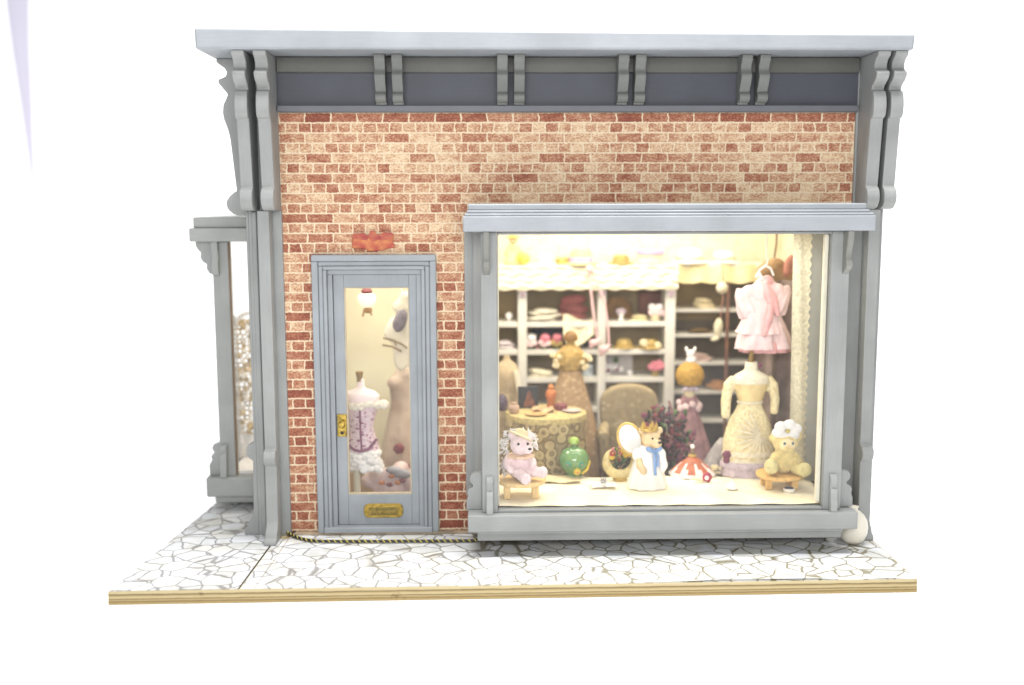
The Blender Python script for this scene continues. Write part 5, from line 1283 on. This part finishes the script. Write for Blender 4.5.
mb = MB().flower(f(-4, -24, 28), f.r(6), (0, -1, .1), 6).flower(f(4, -22, 8), f.r(4), (0, -1, .1), 5); mb.build('wine_flowers', WINE, t)
f = Fig(at(389, 492, .95)); f.o.z = .055; k1 = (at(389, 492, .95).z - .055) / f.s
t = thing('tulle_heap', 'pink and grey tulle heap on the floor behind the door glass', 'fabric heap', f.o)
mb = MB(); rr = random.Random(15)
for i in range(16): mb.ell(f(rr.uniform(-20, 26), rr.uniform(-6, 12), k1 + rr.uniform(-6, 26) - 3), f.r(rr.uniform(8, 13), 8, rr.uniform(6, 10)), E_(rr.uniform(-20, 20), rr.uniform(-30, 30), 0))
mb.ell(f(2, 2, k1 * .45), f.r(26, 14, k1 * .5))
blob(mb, 'pink_tulle', DUST, t, .03, 4)
mb = MB().ell(f(14, -9, k1 + 22), f.r(13, 5, 5), E_(0, 10, 0)).ell(f(6, -10, k1 + 26), f.r(9, 5, 4)); blob(mb, 'grey_satin', mat('grey_satin', (.32, .31, .34), .5, .15, 7), t, .02, 3)
mb = MB()
for a, c, k in ((-6, 13, 0), (2, 11, 1), (10, 13, 0), (15, 15, 1), (4, 20, 0)):
    mb.k = k; mb.ell(f(a, -12, k1 + c), f.r(3.4, 2.5, 2.2), None, 8, 6)
mb.build('trinkets', [mat('orange_trinket', (.50, .18, .05), .5), WINE], t)
f = Fig(at(347, 292, 2.2))
def cur2(a, b):
    x = -3.33 + .30 * a; return (x, 2.15 + .045 * math.sin(a * 22), .06 + 3.2 * b)
tag(recenter(MB().grid(cur2, 40, 6).build('curtain', mat('yellow_cream_curtain', (.76, .66, .36), .85, .1, 4)), (-3.33, 2.15, .06)), 'pale yellow curtain on the far wall at the left of the door glass', 'curtain')
# a screen that closes the view behind the door
mb = MB()
mb.box(-3.34, -1.35, 2.6, 2.66, .055, 4.0)
tag(recenter(mb.build('partition', mat('cream_panel', (.66, .63, .46), .85, .10, 1.6, col2=(.58, .53, .40))), (-2.3, 2.6, .055)), 'plain cream partition standing behind the corset dress form', 'partition')

# ------------------------------------------------------------------ lace screen in the side bay
f = Fig(at(246, 472, 1.7)); zb = .492
t = thing('lace_screen', 'white framed panel of gold and cream lacework in the left bay window', 'lace screen', (f.o.x, 1.7, zb))
xa, xb = at(238, 400, 1.7).x, at(238, 400, 1.7).x + .42
zt = at(238, 328, 1.7).z
arch = [(xa, 1.7, zb), (xa, 1.7, zt)] + [((xa + xb) / 2 - .21 * math.cos(PI * i / 12), 1.7, zt + .20 * math.sin(PI * i / 12)) for i in range(1, 12)] + [(xb, 1.7, zt), (xb, 1.7, zb)]
mb = MB().tube(arch, .024, 8).ell((xa - .02, 1.7, zt + .14), .03, None, 8, 6).tube([(xa - .02, 1.7, zb), (xa - .02, 1.7, zt + .12)], .018, 6)
mb.build('frame', WHITE, t)
LACE = mat('gold_lace_thread', (.74, .56, .30), .7, .3, 14); LACEW = mat('white_lace_thread', (.78, .72, .62), .8)
mb = MB(); rr = random.Random(21)
z = zb + .35
while z < zt + .12:
    for i in range(6):
        x = xa + .045 + .066 * i + rr.uniform(-.014, .014)
        r = rr.uniform(.022, .04); mb.k = rr.choice([0, 0, 1])
        n = 8; mb.tube([(x + r * math.cos(2 * PI * j / n), 1.7 + rr.uniform(-.006, .006), z + r * math.sin(2 * PI * j / n)) for j in range(n)], .009, 4, True)
        if rr.random() < .5: mb.flower((x, 1.695, z), r * .7, (0, -1, 0), 5)
    z += .062
mb.k = 0; mb.flower((xa + .16, 1.69, zb + .42), .06, (0, -1, 0), 6)
mb.build('lacework', [LACE, LACEW], t)
MB().grid(lambda a, b: (xa + .03 + .36 * a, 1.72 + .012 * math.sin(a * 14), zb + .004 + .34 * b), 12, 4).build('lower_cloth', WHITE, t)

# ------------------------------------------------------------------ cloth folds of the light tent behind, their shade put into the lavender colour
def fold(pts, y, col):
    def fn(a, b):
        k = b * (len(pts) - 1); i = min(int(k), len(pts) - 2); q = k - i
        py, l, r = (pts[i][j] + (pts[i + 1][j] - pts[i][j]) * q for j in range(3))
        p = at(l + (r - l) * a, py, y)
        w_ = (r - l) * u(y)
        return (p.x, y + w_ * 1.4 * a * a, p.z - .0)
    MB().grid(fn, 14, 30).build('cloth_fold', mat('shaded_tent_cloth', col, .9, .01, 2, spec=.05), backdrop, sharp=80)
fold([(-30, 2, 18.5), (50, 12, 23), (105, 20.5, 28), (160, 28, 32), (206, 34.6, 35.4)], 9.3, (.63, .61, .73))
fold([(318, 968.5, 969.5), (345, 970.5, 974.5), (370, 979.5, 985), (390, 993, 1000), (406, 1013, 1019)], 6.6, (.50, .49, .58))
# ------------------------------------------------------------------ light
w = bpy.data.worlds.new('World'); scene.world = w; w.use_nodes = True
bg = w.node_tree.nodes['Background']; bg.inputs['Color'].default_value = (.97, .985, 1, 1); bg.inputs['Strength'].default_value = .34
def area(name, loc, target, sx, sy, power, col):
    l = bpy.data.lights.new(name, 'AREA'); l.shape = 'RECTANGLE'; l.size = sx; l.size_y = sy; l.energy = power; l.color = col
    o = bpy.data.objects.new(name, l); COL.objects.link(o); o.location = loc
    o.rotation_euler = (Vector(target) - Vector(loc)).to_track_quat('-Z', 'Y').to_euler()
    return o
area('softbox', (.4, -1.6, 11.5), (.4, -1.4, 0), 11, 2.4, 2150, (1, .995, .985))
area('front_softbox', (-1.2, -15, 6.2), (0, 0, 2.8), 9, 4, 1450, (.99, .995, 1))
area('shop_ceiling_light', (.9, 1.75, 4.05), (.9, 1.9, 0), 3.6, 2.0, 185, (1, .91, .76))
area('door_light', (-2.3, 1.2, 4.05), (-2.3, 1.3, 0), 1.4, 1.6, 80, (1, .94, .83))
area('window_light', (1.0, -.20, 3.42), (1.0, -.1, 0), 3.4, .25, 42, (1, .94, .82))

# ------------------------------------------------------------------ camera
cam = bpy.data.cameras.new('camera'); co = bpy.data.objects.new('camera', cam); COL.objects.link(co)
cam.sensor_width = 36; cam.lens = F / 1024 * 36; cam.clip_end = 200; cam.clip_start = .1
M = Matrix(((RT.x, UP.x, -FW.x, CX), (RT.y, UP.y, -FW.y, CY), (RT.z, UP.z, -FW.z, CZ), (0, 0, 0, 1)))
co.matrix_world = M
cam.dof.use_dof = True; cam.dof.focus_distance = 11.55; cam.dof.aperture_fstop = .19; cam.dof.aperture_blades = 7
scene.camera = co

scene.view_settings.view_transform = 'Standard'; scene.view_settings.look = 'None'; scene.view_settings.exposure = 0; scene.view_settings.gamma = 1
scene.render.engine = 'CYCLES'
scene.cycles.use_denoising = True
try: scene.cycles.denoiser = 'OPENIMAGEDENOISE'
except Exception: pass
scene.cycles.max_bounces = 10; scene.cycles.transparent_max_bounces = 12
scene.cycles.sample_clamp_indirect = 6
